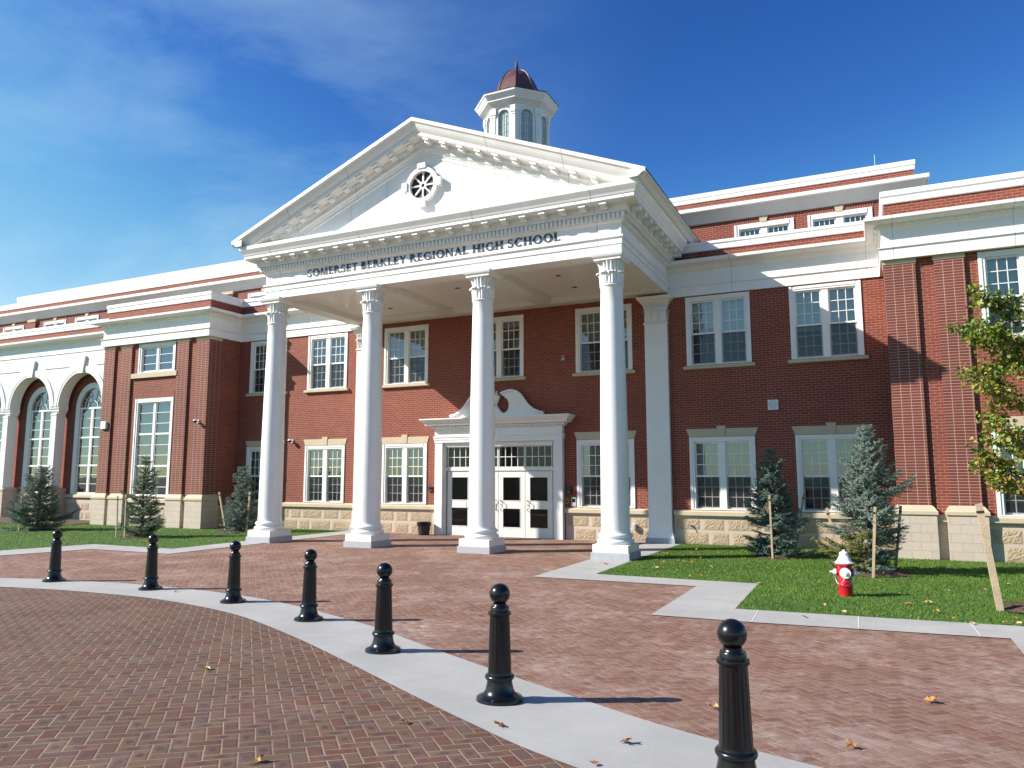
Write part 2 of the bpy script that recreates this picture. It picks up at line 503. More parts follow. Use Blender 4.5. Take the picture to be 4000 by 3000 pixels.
def wall(mb, x0, x1, z0, z1, y, holes, depth, mi=0, back=False):
    """a wall facing -y with rectangular openings and their reveals"""
    xs = sorted({x0, x1, *[h[0] for h in holes], *[h[1] for h in holes]})
    zs = sorted({z0, z1, *[h[2] for h in holes], *[h[3] for h in holes]})
    for i in range(len(xs) - 1):
        for j in range(len(zs) - 1):
            cx = (xs[i] + xs[i + 1]) / 2; cz = (zs[j] + zs[j + 1]) / 2
            if any(h[0] < cx < h[1] and h[2] < cz < h[3] for h in holes): continue
            mb.quad((xs[i], y, zs[j]), (xs[i + 1], y, zs[j]), (xs[i + 1], y, zs[j + 1]), (xs[i], y, zs[j + 1]), mi=mi)
    for a, b, c, d in holes:
        mb.quad((a, y, c), (a, y, d), (a, y + depth, d), (a, y + depth, c), mi=mi)
        mb.quad((b, y, c), (b, y + depth, c), (b, y + depth, d), (b, y, d), mi=mi)
        mb.quad((a, y, d), (b, y, d), (b, y + depth, d), (a, y + depth, d), mi=mi)
        mb.quad((a, y, c), (a, y + depth, c), (b, y + depth, c), (b, y, c), mi=mi)

# ------------------------------------------------------------------ the ground
def circle(cx, cy, r, n=64): return [(cx + r * cos(2 * pi * i / n), cy + r * sin(2 * pi * i / n)) for i in range(n)]
g = MB(); g.flat(circle(0, 0, 1500, 48), -.06)
tag(g.build('ground', 'field'), kind='structure')
GRADE = [(-24, .34), (-20, .26), (-18, .185), (-16.7, .125), (-15.65, .074), (-14.5, .026), (-13.3, -.016), (-12.8, -.032), (-12, -.04), (-8, -.015), (-4.5, 0), (2, 0)]
def zg(y):
    """the paving dips to a gutter line in front of the portico, then rises to the drive"""
    if y <= GRADE[0][0]: return GRADE[0][1]
    for (y0, z0), (y1, z1) in zip(GRADE, GRADE[1:]):
        if y <= y1: return z0 + (z1 - z0) * (y - y0) / (y1 - y0)
    return 0.0
import bmesh
def graded(name, m, poly, off, kind='structure'):
    me = bpy.data.meshes.new(name); bm = bmesh.new()
    vv = [bm.verts.new((x, y, 0)) for x, y in poly]
    for t in tessellate_polygon([[Vector((x, y, 0)) for x, y in poly]]):
        try: bm.faces.new([vv[i] for i in t])
        except ValueError: pass
    for y, _ in GRADE:
        bmesh.ops.bisect_plane(bm, geom=bm.verts[:] + bm.edges[:] + bm.faces[:], plane_co=(0, y, 0), plane_no=(0, 1, 0))
    for v in bm.verts: v.co.z = zg(v.co.y) + off
    bm.normal_update()
    bmesh.ops.reverse_faces(bm, faces=[f for f in bm.faces if f.normal.z < 0])
    bm.to_mesh(me); bm.free(); me.materials.append(M[m] if isinstance(m, str) else m)
    o = bpy.data.objects.new(name, me); COL.objects.link(o)
    return tag(o, kind=kind)
graded('plaza_paving', 'plaza', [(-30, -24), (32, -24), (32, .3), (-30, .3)], 0.0)
# curved concrete band, measured outer edge (building side) and inner edge (drive side)
def smooth_line(pts, n=10):
    out = []
    P = [pts[0]] + pts + [pts[-1]]
    for i in range(1, len(P) - 2):
        for t in range(n):
            t /= n
            q = [.5 * (2 * P[i][a] + (P[i + 1][a] - P[i - 1][a]) * t + (2 * P[i - 1][a] - 5 * P[i][a] + 4 * P[i + 1][a] - P[i + 2][a]) * t * t + (3 * P[i][a] - P[i - 1][a] - 3 * P[i + 1][a] + P[i + 2][a]) * t ** 3) for a in (0, 1)]
            out.append(tuple(q))
    return out + [pts[-1]]
outer = smooth_line([(-16, -17.0), (-11.5, -15.6), (-7.9, -13.9), (-5.8, -12.95), (-4.171, -12.382), (-2.678, -12.03), (-1.193, -11.867), (0.725, -11.917), (2.428, -12.253), (4.589, -13.104), (6.453, -14.176), (8.213, -15.16), (9.6, -15.85), (11.6, -16.45), (14.5, -16.9), (22, -17.4)])
inner = smooth_line([(-16, -18.0), (-11.2, -16.5), (-7.7, -14.9), (-5.3, -13.95), (-3.6, -13.36), (-2.171, -13.01), (-0.779, -12.868), (0.639, -12.904), (2.581, -13.362), (4.374, -14.21), (5.913, -15.092), (7.917, -16.30), (9.0, -16.85), (11.2, -17.6), (14.5, -18.1), (22, -18.6)])
n_ = min(len(outer), len(inner))
graded('concrete_band', 'concrete', outer[:n_] + inner[:n_][::-1], .008)
graded('drive_paving', 'drive', [(x, y + .25) for x, y in inner[:n_]] + [(22, -60), (-16, -60)], .004)
# zigzag concrete walks, right and left of the plaza, with saw-cut joints
WR = [(4.83, -.02), (4.782, -8.062), (7.838, -7.975), (7.811, -10.851), (9.174, -10.801), (12.052, -10.526), (12.055, -19), (13.03, -19), (13.03, -9.587), (8.793, -9.899), (8.768, -7.213), (5.74, -7.213), (5.77, -.02)]
graded('walk_path', 'concrete', WR, .010)
WL = [(-4.83, -.02), (-4.959, -8.091), (-7.80, -8.091), (-8.5, -10.428), (-9.3, -13.8), (-12, -16), (-14.5, -17.1), (-15.5, -16.8), (-12.5, -14.4), (-10.5, -12.1), (-9.6, -9.353), (-9.04, -7.174), (-5.93, -7.174), (-5.80, -.02)]
graded('walk_path', 'concrete', WL, .010)
g = MB()
for (a, b) in (((9.113, -9.87), (9.149, -10.80)), ((10.406, -9.78), (10.426, -10.68)), ((11.724, -9.69), (11.747, -10.55)), ((4.80, -7.22), (5.74, -7.22)), ((7.84, -7.97), (8.765, -7.95)), ((7.83, -9.2), (8.78, -9.2))):
    d = Vector((b[0] - a[0], b[1] - a[1])).normalized(); q = Vector((-d.y, d.x)) * .007
    za, zb = zg(a[1]) + .0135, zg(b[1]) + .0135
    g.quad((a[0] - q.x, a[1] - q.y, za), (b[0] - q.x, b[1] - q.y, zb), (b[0] + q.x, b[1] + q.y, zb), (a[0] + q.x, a[1] + q.y, za))
tag(g.build('walk_joint_line', mat('joint_grit', (.60, .59, .56), .9)[0]), kind='structure')
LAWN_R = [(5.77, .1), (5.74, -7.213), (8.768, -7.213), (8.793, -9.899), (13.03, -9.587), (13.03, -19), (24, -19), (24, .1)]
LAWN_L = [(-5.80, .1), (-40, .1), (-40, -19), (-17, -19), (-15.5, -16.8), (-12.5, -14.4), (-10.5, -12.1), (-9.6, -9.353), (-9.04, -7.174), (-5.93, -7.174)]
graded('lawn', 'lawn', LAWN_R, .006)
graded('lawn', 'lawn', LAWN_L, .006)

def inside(p, poly):
    c = False; n = len(poly); j = n - 1
    for i in range(n):
        if (poly[i][1] > p[1]) != (poly[j][1] > p[1]) and p[0] < (poly[j][0] - poly[i][0]) * (p[1] - poly[i][1]) / (poly[j][1] - poly[i][1]) + poly[i][0]: c = not c
        j = i
    return c
def grass(poly, box, dens, seed, name, avoid):
    rng = np.random.default_rng(seed)
    x0, x1, y0, y1 = box
    n = int((x1 - x0) * (y1 - y0) * dens)
    P = np.column_stack([rng.uniform(x0, x1, n), rng.uniform(y0, y1, n)])
    keep = np.array([inside(p, poly) and all((p[0] - a) ** 2 + (p[1] - b) ** 2 > r * r for a, b, r in avoid) for p in P])
    P = P[keep]; n = len(P)
    h = rng.uniform(.02, .045, n); w = rng.uniform(.005, .009, n); a = rng.uniform(0, 2 * pi, n); l = rng.uniform(0, .03, n); b = rng.uniform(0, 2 * pi, n)
    vs = np.zeros((n, 3, 3))
    dx, dy = np.cos(a) * w, np.sin(a) * w
    gz = np.array([zg(y) for y in P[:, 1]])
    vs[:, 0] = np.column_stack([P[:, 0] - dx, P[:, 1] - dy, gz + .005])
    vs[:, 1] = np.column_stack([P[:, 0] + dx, P[:, 1] + dy, gz + .005])
    vs[:, 2] = np.column_stack([P[:, 0] + np.cos(b) * l, P[:, 1] + np.sin(b) * l, gz + h])
    patch = .5 + .5 * np.sin(P[:, 0] * 1.3 + 1.7 * np.sin(P[:, 1] * .9)) * np.cos(P[:, 1] * 1.7 + P[:, 0] * .4)
    t = np.clip(rng.uniform(-.25, .75, n) + patch * .5, 0, 1)[:, None]
    c = np.array([.058, .150, .012]) * (1 - t) + np.array([.165, .255, .018]) * t
    dry = rng.uniform(0, 1, n) < .02
    c[dry] = (.20, .17, .07)
    mb = MB(); mb.v = vs.reshape(-1, 3).tolist(); mb.f = [(3 * i, 3 * i + 1, 3 * i + 2) for i in range(n)]; mb.m = [0] * n; mb.sm = [False] * n
    o = mb.build(name, 'grass', tones=c)
    return tag(o, kind='stuff')
AV = [(8.55, -2.45, .55), (10.6, -4.75, .65), (12.85, -8.2, .62), (-9.9, -5.0, .6), (-8.85, -2.1, .7), (-15.6, -4.5, .5)]
tag(grass(LAWN_R, (5.7, 15.0, -10.2, .0), 900, 1, 'grass', AV), 'short green mown grass right of the portico', 'grass')
tag(grass(LAWN_L, (-22.0, -5.7, -10.5, .0), 330, 2, 'grass', AV), 'short green mown grass left of the portico', 'grass')

# ------------------------------------------------------------------ the school building
B = root('school_building', 'long red brick school with a white columned portico, pediment and copper domed cupola', 'building', (0, 0, 0))
UPX = [-9.769, -6.946, -3.552, 0.0, 3.552, 6.946, 9.769]
LOX = [-9.769, -6.946, -3.552, 3.552, 6.946, 9.769]
HW = .894

# --- main wall, with window and door openings
holes = [(x - HW, x + HW, 5.015, 7.01) for x in UPX] + [(x - HW, x + HW, .955, 2.969) for x in LOX] + [(-2.02, 2.02, .0, 2.99)]
g = MB(); wall(g, -11.24, 11.24, .80, 7.2, 0.0, [h for h in holes if h[3] < 7.02 and h[2] > .5] + [(-2.02, 2.02, .80, 2.99)], .16)
g.build('main_wall', 'brick', B)

# --- rock-faced stone base under the brick
rnd = random.Random(3)
def rock_block(mb, x0, x1, z0, z1, y, axis='x', mi=0, sgn=1):
    nx = max(4, int((x1 - x0) / .032)); nz = 9; vs = []; fs = []
    for j in range(nz + 1):
        for i in range(nx + 1):
            e = min(i, nx - i, j, nz - j)
            o = 0.0 if e == 0 else (.010 + rnd.uniform(-.006, .008) if e > 1 else .006 + rnd.uniform(-.003, .004))
            a = x0 + (x1 - x0) * i / nx + (rnd.uniform(-.006, .006) if e else 0); z = z0 + (z1 - z0) * j / nz
            vs.append((a, y - o, z) if axis == 'x' else (y + sgn * o, a, z))
    for j in range(nz):
        for i in range(nx):
            k = j * (nx + 1) + i; fs.append((k, k + 1, k + nx + 2, k + nx + 1))
    mb.mesh(vs, fs, mi)
def stone_base(mb, x0, x1, y, zt=.80, seed=0):
    mb.quad((x0, y, -.1), (x1, y, -.1), (x1, y, zt), (x0, y, zt), mi=1)
    for r, (a, b) in enumerate(((.02, .33), (.40, .71))):
        x = x0 + .06 + (.0 if r else .22)
        while x < x1 - .2:
            w = rnd.choice((.46, .56, .66, .84))
            e = min(x + w, x1 - .05)
            rock_block(mb, x, e, a, b, y - .001)
            x = e + .095
g = MB()
for a, b in ((-11.2, -5.56), (-4.84, -2.28), (2.28, 4.84), (5.56, 11.2)):
    g = MB(); stone_base(g, a, b, 0.0); g.build('stone_base', ['rock', 'smooth_block'], B)
WT = [(-.02, .785), (.075, .785), (.085, .80), (.085, .90), (.07, .915), (-.02, .955)]
g = MB()
for a, b in ((-11.2, -5.56), (-4.84, -2.26), (2.26, 4.84), (5.56, 11.2)):
    g = MB(); g.sweep([(a, 0), (b, 0)], WT); g.build('water_table', 'cast', B)

# --- windows
def sash_grid(mb, x0, x1, z0, z1, y, cols, rows, bar=.020, st=.045, rail=.05, dep=.035, mb_mid=False):
    """stiles, rails and glazing bars of one sash"""
    mb.box(x0, x0 + st, y, y + dep, z0, z1); mb.box(x1 - st, x1, y, y + dep, z0, z1)
    mb.box(x0 + st, x1 - st, y, y + dep, z0, z0 + rail); mb.box(x0 + st, x1 - st, y, y + dep, z1 - rail, z1)
    X0, X1, Z0, Z1 = x0 + st, x1 - st, z0 + rail, z1 - rail
    for c in range(1, cols):
        x = X0 + (X1 - X0) * c / cols; mb.box(x - bar / 2, x + bar / 2, y + .004, y + dep - .006, Z0, Z1)
    for r in range(1, rows):
        z = Z0 + (Z1 - Z0) * r / rows; mb.box(X0, X1, y + .006, y + dep - .008, z - bar / 2, z + bar / 2)

def pair_window(xc, z0, z1, y, kind, hw=HW, seed=0, parent=None):
    """double-hung pair in a white surround; kind 'upper' has a stone sill, 'lower' a stone lintel"""
    rr = random.Random(seed)
    g = MB(); x0, x1 = xc - hw, xc + hw; c = .135
    # casing: two stepped layers on all sides, centre mullion
    for (a, b, p, q) in ((0, .075, -.030, .15), (.075, .135, -.012, .14)):
        g.box(x0 + a, x0 + b, y + p, y + q, z0 + .03, z1); g.box(x1 - b, x1 - a, y + p, y + q, z0 + .03, z1)
    g.box(x0 + .135, x1 - .135, y - .022, y + .145, z1 - .075, z1 - .001); g.box(x0 + .135, x1 - .135, y - .008, y + .14, z1 - .125, z1 - .0755)
    g.box(x0 + .003, x1 - .003, y - .034, y + .15, z0, z0 + .0295)
    g.box(xc - .085, xc + .085, y + .012, y + .14, z0 + .03, z1 - .1255)
    W = g.build('window', 'white', parent or B)
    zm = z0 + .03 + (z1 - .125 - z0 - .03) * .485
    s = MB(); p = MB(); sc = MB(); bl = MB()
    for a, b in ((x0 + .1355, xc - .0855), (xc + .0855, x1 - .1355)):
        sash_grid(s, a, b, zm - .028, z1 - .1258, y + .050, 3, 3)
        sash_grid(s, a, b, z0 + .0300, zm + .022, y + .088, 3, 3, rail=.048)
        p.quad((a + .03, y + .068, zm), (b - .03, y + .068, zm), (b - .03, y + .068, z1 - .15), (a + .03, y + .068, z1 - .15))
        p.quad((a + .03, y + .108, z0 + .05), (b - .03, y + .108, z0 + .05), (b - .03, y + .108, zm), (a + .03, y + .108, zm))
        sc.quad((a + .02, y + .060, z0 + .045), (b - .02, y + .060, z0 + .045), (b - .02, y + .060, zm - .02), (a + .02, y + .060, zm - .02))
        lev = (z0 + (z1 - z0) * {'upper': rr.uniform(.30, .62), 'lower': rr.uniform(.16, .30)}[kind])
        if kind == 'upper' and abs(xc) < 1: lev = z1 - .3
        k = 10; pts = [(a - .03 + (b - a + .06) * i / k, y + .20 + .004 * sin(i * 1.9)) for i in range(k + 1)]
        for i in range(k): bl.quad((*pts[i], lev), (*pts[i + 1], lev), (*pts[i + 1], z1 - .05), (*pts[i], z1 - .05))
        bl.box(a - .03, b + .03, y + .19, y + .215, lev - .03, lev - .001)
    s.build('sash', 'white', W); p.build('pane', 'glass', W)
    tag(sc.build('insect_screen', 'screen', W), 'dark fine mesh over the lower sashes')
    bl.build('roller_blind', 'sunlit_blind' if kind == 'upper' and xc > 5 else 'blind', W)
    if kind == 'upper':
        g = MB(); g.sweep([(x0 - .09, y + .02), (x1 + .09, y + .02)], [(0, z0 - .115), (.10, z0 - .115), (.12, z0 - .10), (.12, z0 - .03), (.10, z0 - .018), (.0, z0 - .002)])
        g.build('sill', 'cast', W)
    else:
        g = MB(); z = z1 + .012; t = z1 + .235; q = .085
        g.prism([(x0 + .0, z), (xc - .10, z), (xc - .125, t), (x0 - .085, t)], y - .018, y + .1)
        g.prism([(xc + .10, z), (x1, z), (x1 + .085, t), (xc + .125, t)], y - .018, y + .1)
        g.prism([(xc - .098, z - .004), (xc + .098, z - .004), (xc + .123, t + .075), (xc - .123, t + .075)], y - .034, y + .1)
        g.build('lintel', 'cast', W)
    return W
for i, x in enumerate(UPX): pair_window(x, 5.015, 7.01, 0.0, 'upper', seed=i + 1)
for i, x in enumerate(LOX): pair_window(x, .955, 2.969, 0.0, 'lower', seed=i + 20)

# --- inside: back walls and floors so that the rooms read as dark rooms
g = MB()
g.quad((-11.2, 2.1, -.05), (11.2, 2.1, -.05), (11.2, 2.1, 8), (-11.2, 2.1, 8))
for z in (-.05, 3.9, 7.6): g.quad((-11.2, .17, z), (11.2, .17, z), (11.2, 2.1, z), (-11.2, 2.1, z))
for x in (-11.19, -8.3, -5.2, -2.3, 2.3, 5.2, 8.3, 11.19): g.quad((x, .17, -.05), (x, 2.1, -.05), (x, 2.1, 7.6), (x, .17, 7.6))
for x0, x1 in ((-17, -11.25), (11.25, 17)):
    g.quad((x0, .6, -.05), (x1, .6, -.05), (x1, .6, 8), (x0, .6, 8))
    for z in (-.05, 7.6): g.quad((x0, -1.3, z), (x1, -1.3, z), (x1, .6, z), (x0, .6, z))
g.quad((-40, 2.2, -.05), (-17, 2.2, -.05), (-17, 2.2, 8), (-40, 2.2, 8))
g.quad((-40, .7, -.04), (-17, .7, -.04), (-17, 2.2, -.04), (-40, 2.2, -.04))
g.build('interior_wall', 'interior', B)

# --- entablature of the main wall and the two projecting wings
def entab(dz=0.0, b=7.09):
    return [(-.10, b - .045), (.05, b - .045), (.05, b + .20), (.085, b + .235), (.085, b + .262), (.0, b + .285), (.0, 7.78), (.05, 7.80), (.07, 7.84), (.12, 7.90), (.30, 7.925), (.335, 7.94), (.355, 7.965), (.36, 8.045), (-.12, 8.10)]
for path, x0, x1, xs, sg in (([(-17.07, .1), (-17.07, -1.6), (-11.18, -1.6), (-11.18, 0.0), (-5.55, 0.0)], -17.1, -11.15, -11.18, 1),
                             ([(5.55, 0.0), (11.17, 0.0), (11.17, -1.6), (17.07, -1.6), (17.07, .1)], 11.14, 17.1, 11.17, -1)):
    g = MB(); g.sweep(path, entab())
    for i in range(int((x1 - x0) / .145)):      # dentil course under the wing cornice
        x = x0 + .03 + i * .145
        g.box(x, x + .082, -1.735, -1.62, 7.845, 7.915)
    for i in range(9):
        y = -1.58 + i * .145
        xa, xb = xs + sg * .02, xs + sg * .135
        g.box(min(xa, xb), max(xa, xb), y, y + .082, 7.845, 7.915)
    g.build('entablature', 'white', B)

# --- brick parapets and their white caps
def cap(z0, z1): return [(-.25, z0), (.03, z0), (.045, z0 + .015), (.045, z0 + .16), (.06, z0 + .175), (.075, z0 + .19), (.075, z1 - .02), (.06, z1), (-.25, z1 + .01)]
for path, zb, zt in (([(-16.97, 1.5), (-16.97, -1.5), (-11.28, -1.5), (-11.28, .10), (-4.0, .10)], 8.45, 8.76),
                     ([(11.27, 1.5), (11.27, -1.5), (16.97, -1.5), (16.97, 1.5)], 8.46, 8.78),
                     ([(4.0, .10), (11.25, .10)], 8.36, 8.63)):
    g = MB(); c = MB()
    g.sweep(path, [(0, 8.0), (0, zb), (-.25, zb + .002), (-.25, 8.0)])
    c.sweep(path, cap(zb, zt))
    P = g.build('parapet', 'brick', B); c.build('parapet_cap', 'white', P)
g = MB()
g.quad((-11.3, .2, 8.02), (11.3, .2, 8.02), (11.3, 2.3, 8.02), (-11.3, 2.3, 8.02))
for a, b in ((-16.9, -11.3), (11.3, 16.9)): g.quad((a, -1.4, 8.02), (b, -1.4, 8.02), (b, 2.3, 8.02), (a, 2.3, 8.02))
g.quad((-40, .2, 8.02), (-17, .2, 8.02), (-17, 2.3, 8.02), (-40, 2.3, 8.02))
g.quad((-44, 2.4, 10.4), (12.1, 2.4, 10.4), (12.1, 16, 10.4), (-44, 16, 10.4))
g.quad((12.05, 2.3, 8.02), (30, 2.3, 8.02), (30, 16, 8.02), (12.05, 16, 8.02))
g.build('flat_roof', 'membrane', B)

# --- projecting wings: brick walls, piers with stone bases and caps
PIER = [(11.235, 11.86), (12.245, 12.86), (15.38, 16.02), (16.38, 17.0)]
def wing(s):
    X = lambda a, b: (min(s * a, s * b), max(s * a, s * b))
    yw = -1.48
    g = MB()
    x0, x1 = X(11.24, 17.0)
    xw0, xw1 = X(13.14, 15.10)
    hs = [(xw0, xw1, 5.86, 7.02), (xw0, xw1, 1.10, 4.85)] if s < 0 else [(xw0, xw1, 5.015, 7.02), (xw0, xw1, 1.0, 2.97)]
    wall(g, x0, x1, .85, 7.15, yw, hs, .16)
    g.build('wing_wall', 'brick', B)
    for xr in (s * 11.24, s * 17.0):
        g = MB(); g.quad((xr, yw, -.1), (xr, 0.05, -.1), (xr, 0.05, 7.15), (xr, yw, 7.15)); g.build('wing_return_wall', 'brick', B)
    for i, (a, b) in enumerate(PIER):
        p, q = X(a, b); m = .09
        g = MB(); c = MB(); bs = MB()
        if i == 0:      # inner corner pier, with its foot turned onto the return wall
            if s > 0: p -= .045
            else: q += .045
            yb, yc = -.96, -.88
        else: yb, yc = yw + .02, yw + .01
        g.box(p, q, -1.55, yb, 1.20, 6.93)
        P = g.build('brick_pier', 'pier_brick', B)
        yk = yb if i == 0 else yw
        c.sweep([(p - .012, yk), (p - .012, -1.562), (q + .012, -1.562), (q + .012, yk)], [(-.05, 6.931), (0, 6.931), (.012, 6.95), (.012, 7.0), (.0, 7.01), (.0, 7.085), (-.05, 7.085)])
        c.build('pier_cap', 'cast', P)
        bs.box(p - m, q + m, -1.64, yc, -.1, 1.0)
        yk = yc if i == 0 else yw
        bs.sweep([(p - m, yk), (p - m, -1.64), (q + m, -1.64), (q + m, yk)], [(-.05, 1.001), (.022, 1.001), (.03, 1.012), (.03, 1.085), (.015, 1.10), (.0, 1.115), (-.01, 1.14), (-.055, 1.20), (-.12, 1.235)], mi=1)
        bs.build('pier_base', ['block', 'cast'], P)
    for a, b in ((11.95, 12.155), (12.95, 15.29), (16.11, 16.29)):
        g = MB(); c = MB()
        p, q = X(a, b); stone_base(g, p, q, yw, .86); c.sweep([(p, yw), (q, yw)], [(o, z + .06 if s > 0 else z + .10) for o, z in WT])
        P = g.build('stone_base', ['rock', 'smooth_block'], B); c.build('water_table', 'cast', P)
    g = MB()
    g.quad((s * 11.225, -.9, -.1), (s * 11.225, .0, -.1), (s * 11.225, .0, .8), (s * 11.225, -.9, .8), mi=1)
    for r, (za, zb) in enumerate(((.02, .33), (.40, .71))):
        rock_block(g, -.85 + .1 * r, -.45 + .1 * r, za, zb, s * 11.224, 'y', 0, -s)
    g.build('stone_base', ['rock', 'smooth_block'], B)
    return yw
yw = wing(-1); wing(1)
pair_window(14.03, 5.015, 7.02, -1.48, 'upper', seed=41); pair_window(14.03, 1.0, 2.97, -1.48, 'lower', seed=42)

def light_window(xc, hw, z0, z1, y, rails, bars, name_curtain=True, border=.15):
    """tall two-light window: thick rails at 'rails', thin bars at 'bars'"""
    g = MB(); x0, x1 = xc - hw, xc + hw
    for a, b, p, q in ((0, .07, -.03, .15), (.07, border, -.01, .14)):
        g.box(x0 + a, x0 + b, y + p, y + q, z0 + .03, z1); g.box(x1 - b, x1 - a, y + p, y + q, z0 + .03, z1)
    g.box(x0 + border, x1 - border, y - .02, y + .145, z1 - .15, z1 - .001)
    g.box(x0, x1, y - .035, y + .15, z0, z0 + .029)
    g.box(xc - .05, xc + .05, y + .03, y + .13, z0 + .03, z1 - .151)
    W = g.build('window', 'white', B)
    s = MB()
    for a, b in ((x0 + border + .001, xc - .051), (xc + .051, x1 - border - .001)):
        s.box(a, a + .045, y + .05, y + .1, z0 + .03, z1 - .152); s.box(b - .045, b, y + .05, y + .1, z0 + .03, z1 - .152)
        for r in [z0 + .06] + rails + [z1 - .18]: s.box(a + .046, b - .046, y + .048, y + .1, r - .035, r + .035)
        for r in bars: s.box(a + .046, b - .046, y + .055, y + .09, r - .011, r + .011)
    s.build('sash', 'white', W)
    p = MB(); p.quad((x0 + .1, y + .08, z0 + .04), (x1 - .1, y + .08, z0 + .04), (x1 - .1, y + .08, z1 - .1), (x0 + .1, y + .08, z1 - .1)); p.build('pane', 'glass', W)
    c = MB()
    zc = (z0 + .3 * (z1 - z0)) if z1 - z0 > 2 else z0 + .02
    for a, b in ((x0 + .05, x1 - .05),):
        k = 60; pts = [(a + (b - a) * i / k, y + .24 + .035 * sin(i * 1.25 + .5 * sin(i * .31))) for i in range(k + 1)]
        for i in range(k): c.quad((*pts[i], zc), (*pts[i + 1], zc), (*pts[i + 1], z1 - .02), (*pts[i], z1 - .02), smooth=True)
    c.build('curtain', 'curtain', W)
    return W
W = light_window(-14.03, 1.02, 5.86, 7.02, -1.48, [], [6.22, 6.56])
g = MB(); g.box(-15.34, -12.82, -1.575, -1.47, 5.67, 5.858); g.build('sill', 'cast', W)
W = light_window(-14.03, 1.05, 1.10, 4.86, -1.48, [3.49, 2.27], [4.30, 3.89, 3.07, 2.68, 1.88, 1.48])
g = MB(); g.box(-15.1, -12.96, -1.488, -1.42, 4.862, 5.09); g.build('lintel', 'soldier', W)

# --- arcade of white arches on the far left
AX = [-20.6 - 3.55 * i for i in range(6)]
PX = [-18.825 - 3.55 * i for i in range(7)]
def arch_slab(mb, x0, x1, zt, zs, r, y, d, mi=0, z0=None, n=28):
    """wall face with round-arched openings; below the spring line it is open (z0 None) or continues down to z0"""
    xs = []
    for c in AX:
        xs += [(c + r * cos(pi - pi * k / n), zs + r * sin(pi * k / n)) for k in range(n + 1)]
    xs = sorted(xs)
    segs = []
    edges = [x0] + sorted([c + s * r for c in AX for s in (-1, 1)]) + [x1]
    base = z0 if z0 is not None else zs
    for i in range(0, len(edges), 2):
        a, b = edges[i], edges[i + 1]
        mb.quad((a, y, base), (b, y, base), (b, y, zt), (a, y, zt), mi=mi)
        if z0 is None: mb.quad((a, y, base), (a, y + d, base), (b, y + d, base), (b, y, base), mi=mi)
    for c in AX:
        P = [(c + r * cos(pi - pi * k / n), zs + r * sin(pi * k / n)) for k in range(n + 1)]
        for k in range(n):
            (a, za), (b, zb) = P[k], P[k + 1]
            mb.quad((a, y, za), (b, y, zb), (b, y, zt), (a, y, zt), mi=mi)
            mb.quad((a, y, za), (a, y + d, za), (b, y + d, zb), (b, y, zb), mi=mi, smooth=True)
        if z0 is not None:
            for s in (-1, 1): mb.quad((c + s * r, y, z0), (c + s * r, y, zs), (c + s * r, y + d, zs), (c + s * r, y + d, z0), mi=mi)
g = MB(); arch_slab(g, -40, -17.1, 7.22, 4.987, 1.46, 0.0, .45)
for c in AX:      # raised archivolt and keystone
    n = 28
    for r0, r1, o in ((1.462, 1.56, .03), (1.56, 1.74, .045)):
        P = [(cos(pi - pi * k / n), sin(pi * k / n)) for k in range(n + 1)]
        for k in range(n):
            (a, za), (b, zb) = P[k], P[k + 1]
            q = lambda r, u, v, y: (c + r * u, y, 4.99 + r * v)
            g.quad(q(r0, a, za, -o), q(r0, b, zb, -o), q(r1, b, zb, -o), q(r1, a, za, -o))
            g.quad(q(r1, a, za, -o), q(r1, b, zb, -o), q(r1, b, zb, 0), q(r1, a, za, 0)); g.quad(q(r0, a, za, -o), q(r0, a, za, 0), q(r0, b, zb, 0), q(r0, b, zb, -o))
    g.prism([(c - .15, 6.40), (c + .15, 6.40), (c + .27, 7.15), (c - .27, 7.15)], -.10, .2)
for c in PX: g.prism([(c - .82, 6.735), (c + .82, 6.735), (c + .80, 6.765), (c - .80, 6.765)], -.035, .05)  # ledges added to throw a shadow line where the spandrel panels are recessed
g.build('arcade', 'white', B)
for i, c in enumerate(PX):
    if c > -18.9 or c < -37: continue
    g = MB(); g.box(c - .185, c + .185, .02, .43, 1.36, 4.70); g.box(c - .21, c + .21, -.005, .45, 1.36, 1.47); g.box(c - .20, c + .20, .0, .445, 4.60, 4.66)
    P = g.build('arcade_column', 'column_white', B)
    g = MB(); g.sweep([(c - .315, .45), (c - .315, .02), (c + .315, .02), (c + .315, .45)], [(-.3, 4.70), (-.08, 4.70), (-.06, 4.76), (-.01, 4.79), (-.01, 4.86), (.03, 4.90), (.03, 4.985), (-.3, 4.985)]); g.build('impost', 'column_white', P)
    g = MB(); g.box(c - .36, c + .36, -.06, .6, -.1, 1.22); g.sweep([(c - .36, .6), (c - .36, -.06), (c + .36, -.06), (c + .36, .6)], [(-.02, 1.22), (.03, 1.22), (.03, 1.29), (-.08, 1.36), (-.3, 1.36)]); g.build('pedestal', 'block', P)
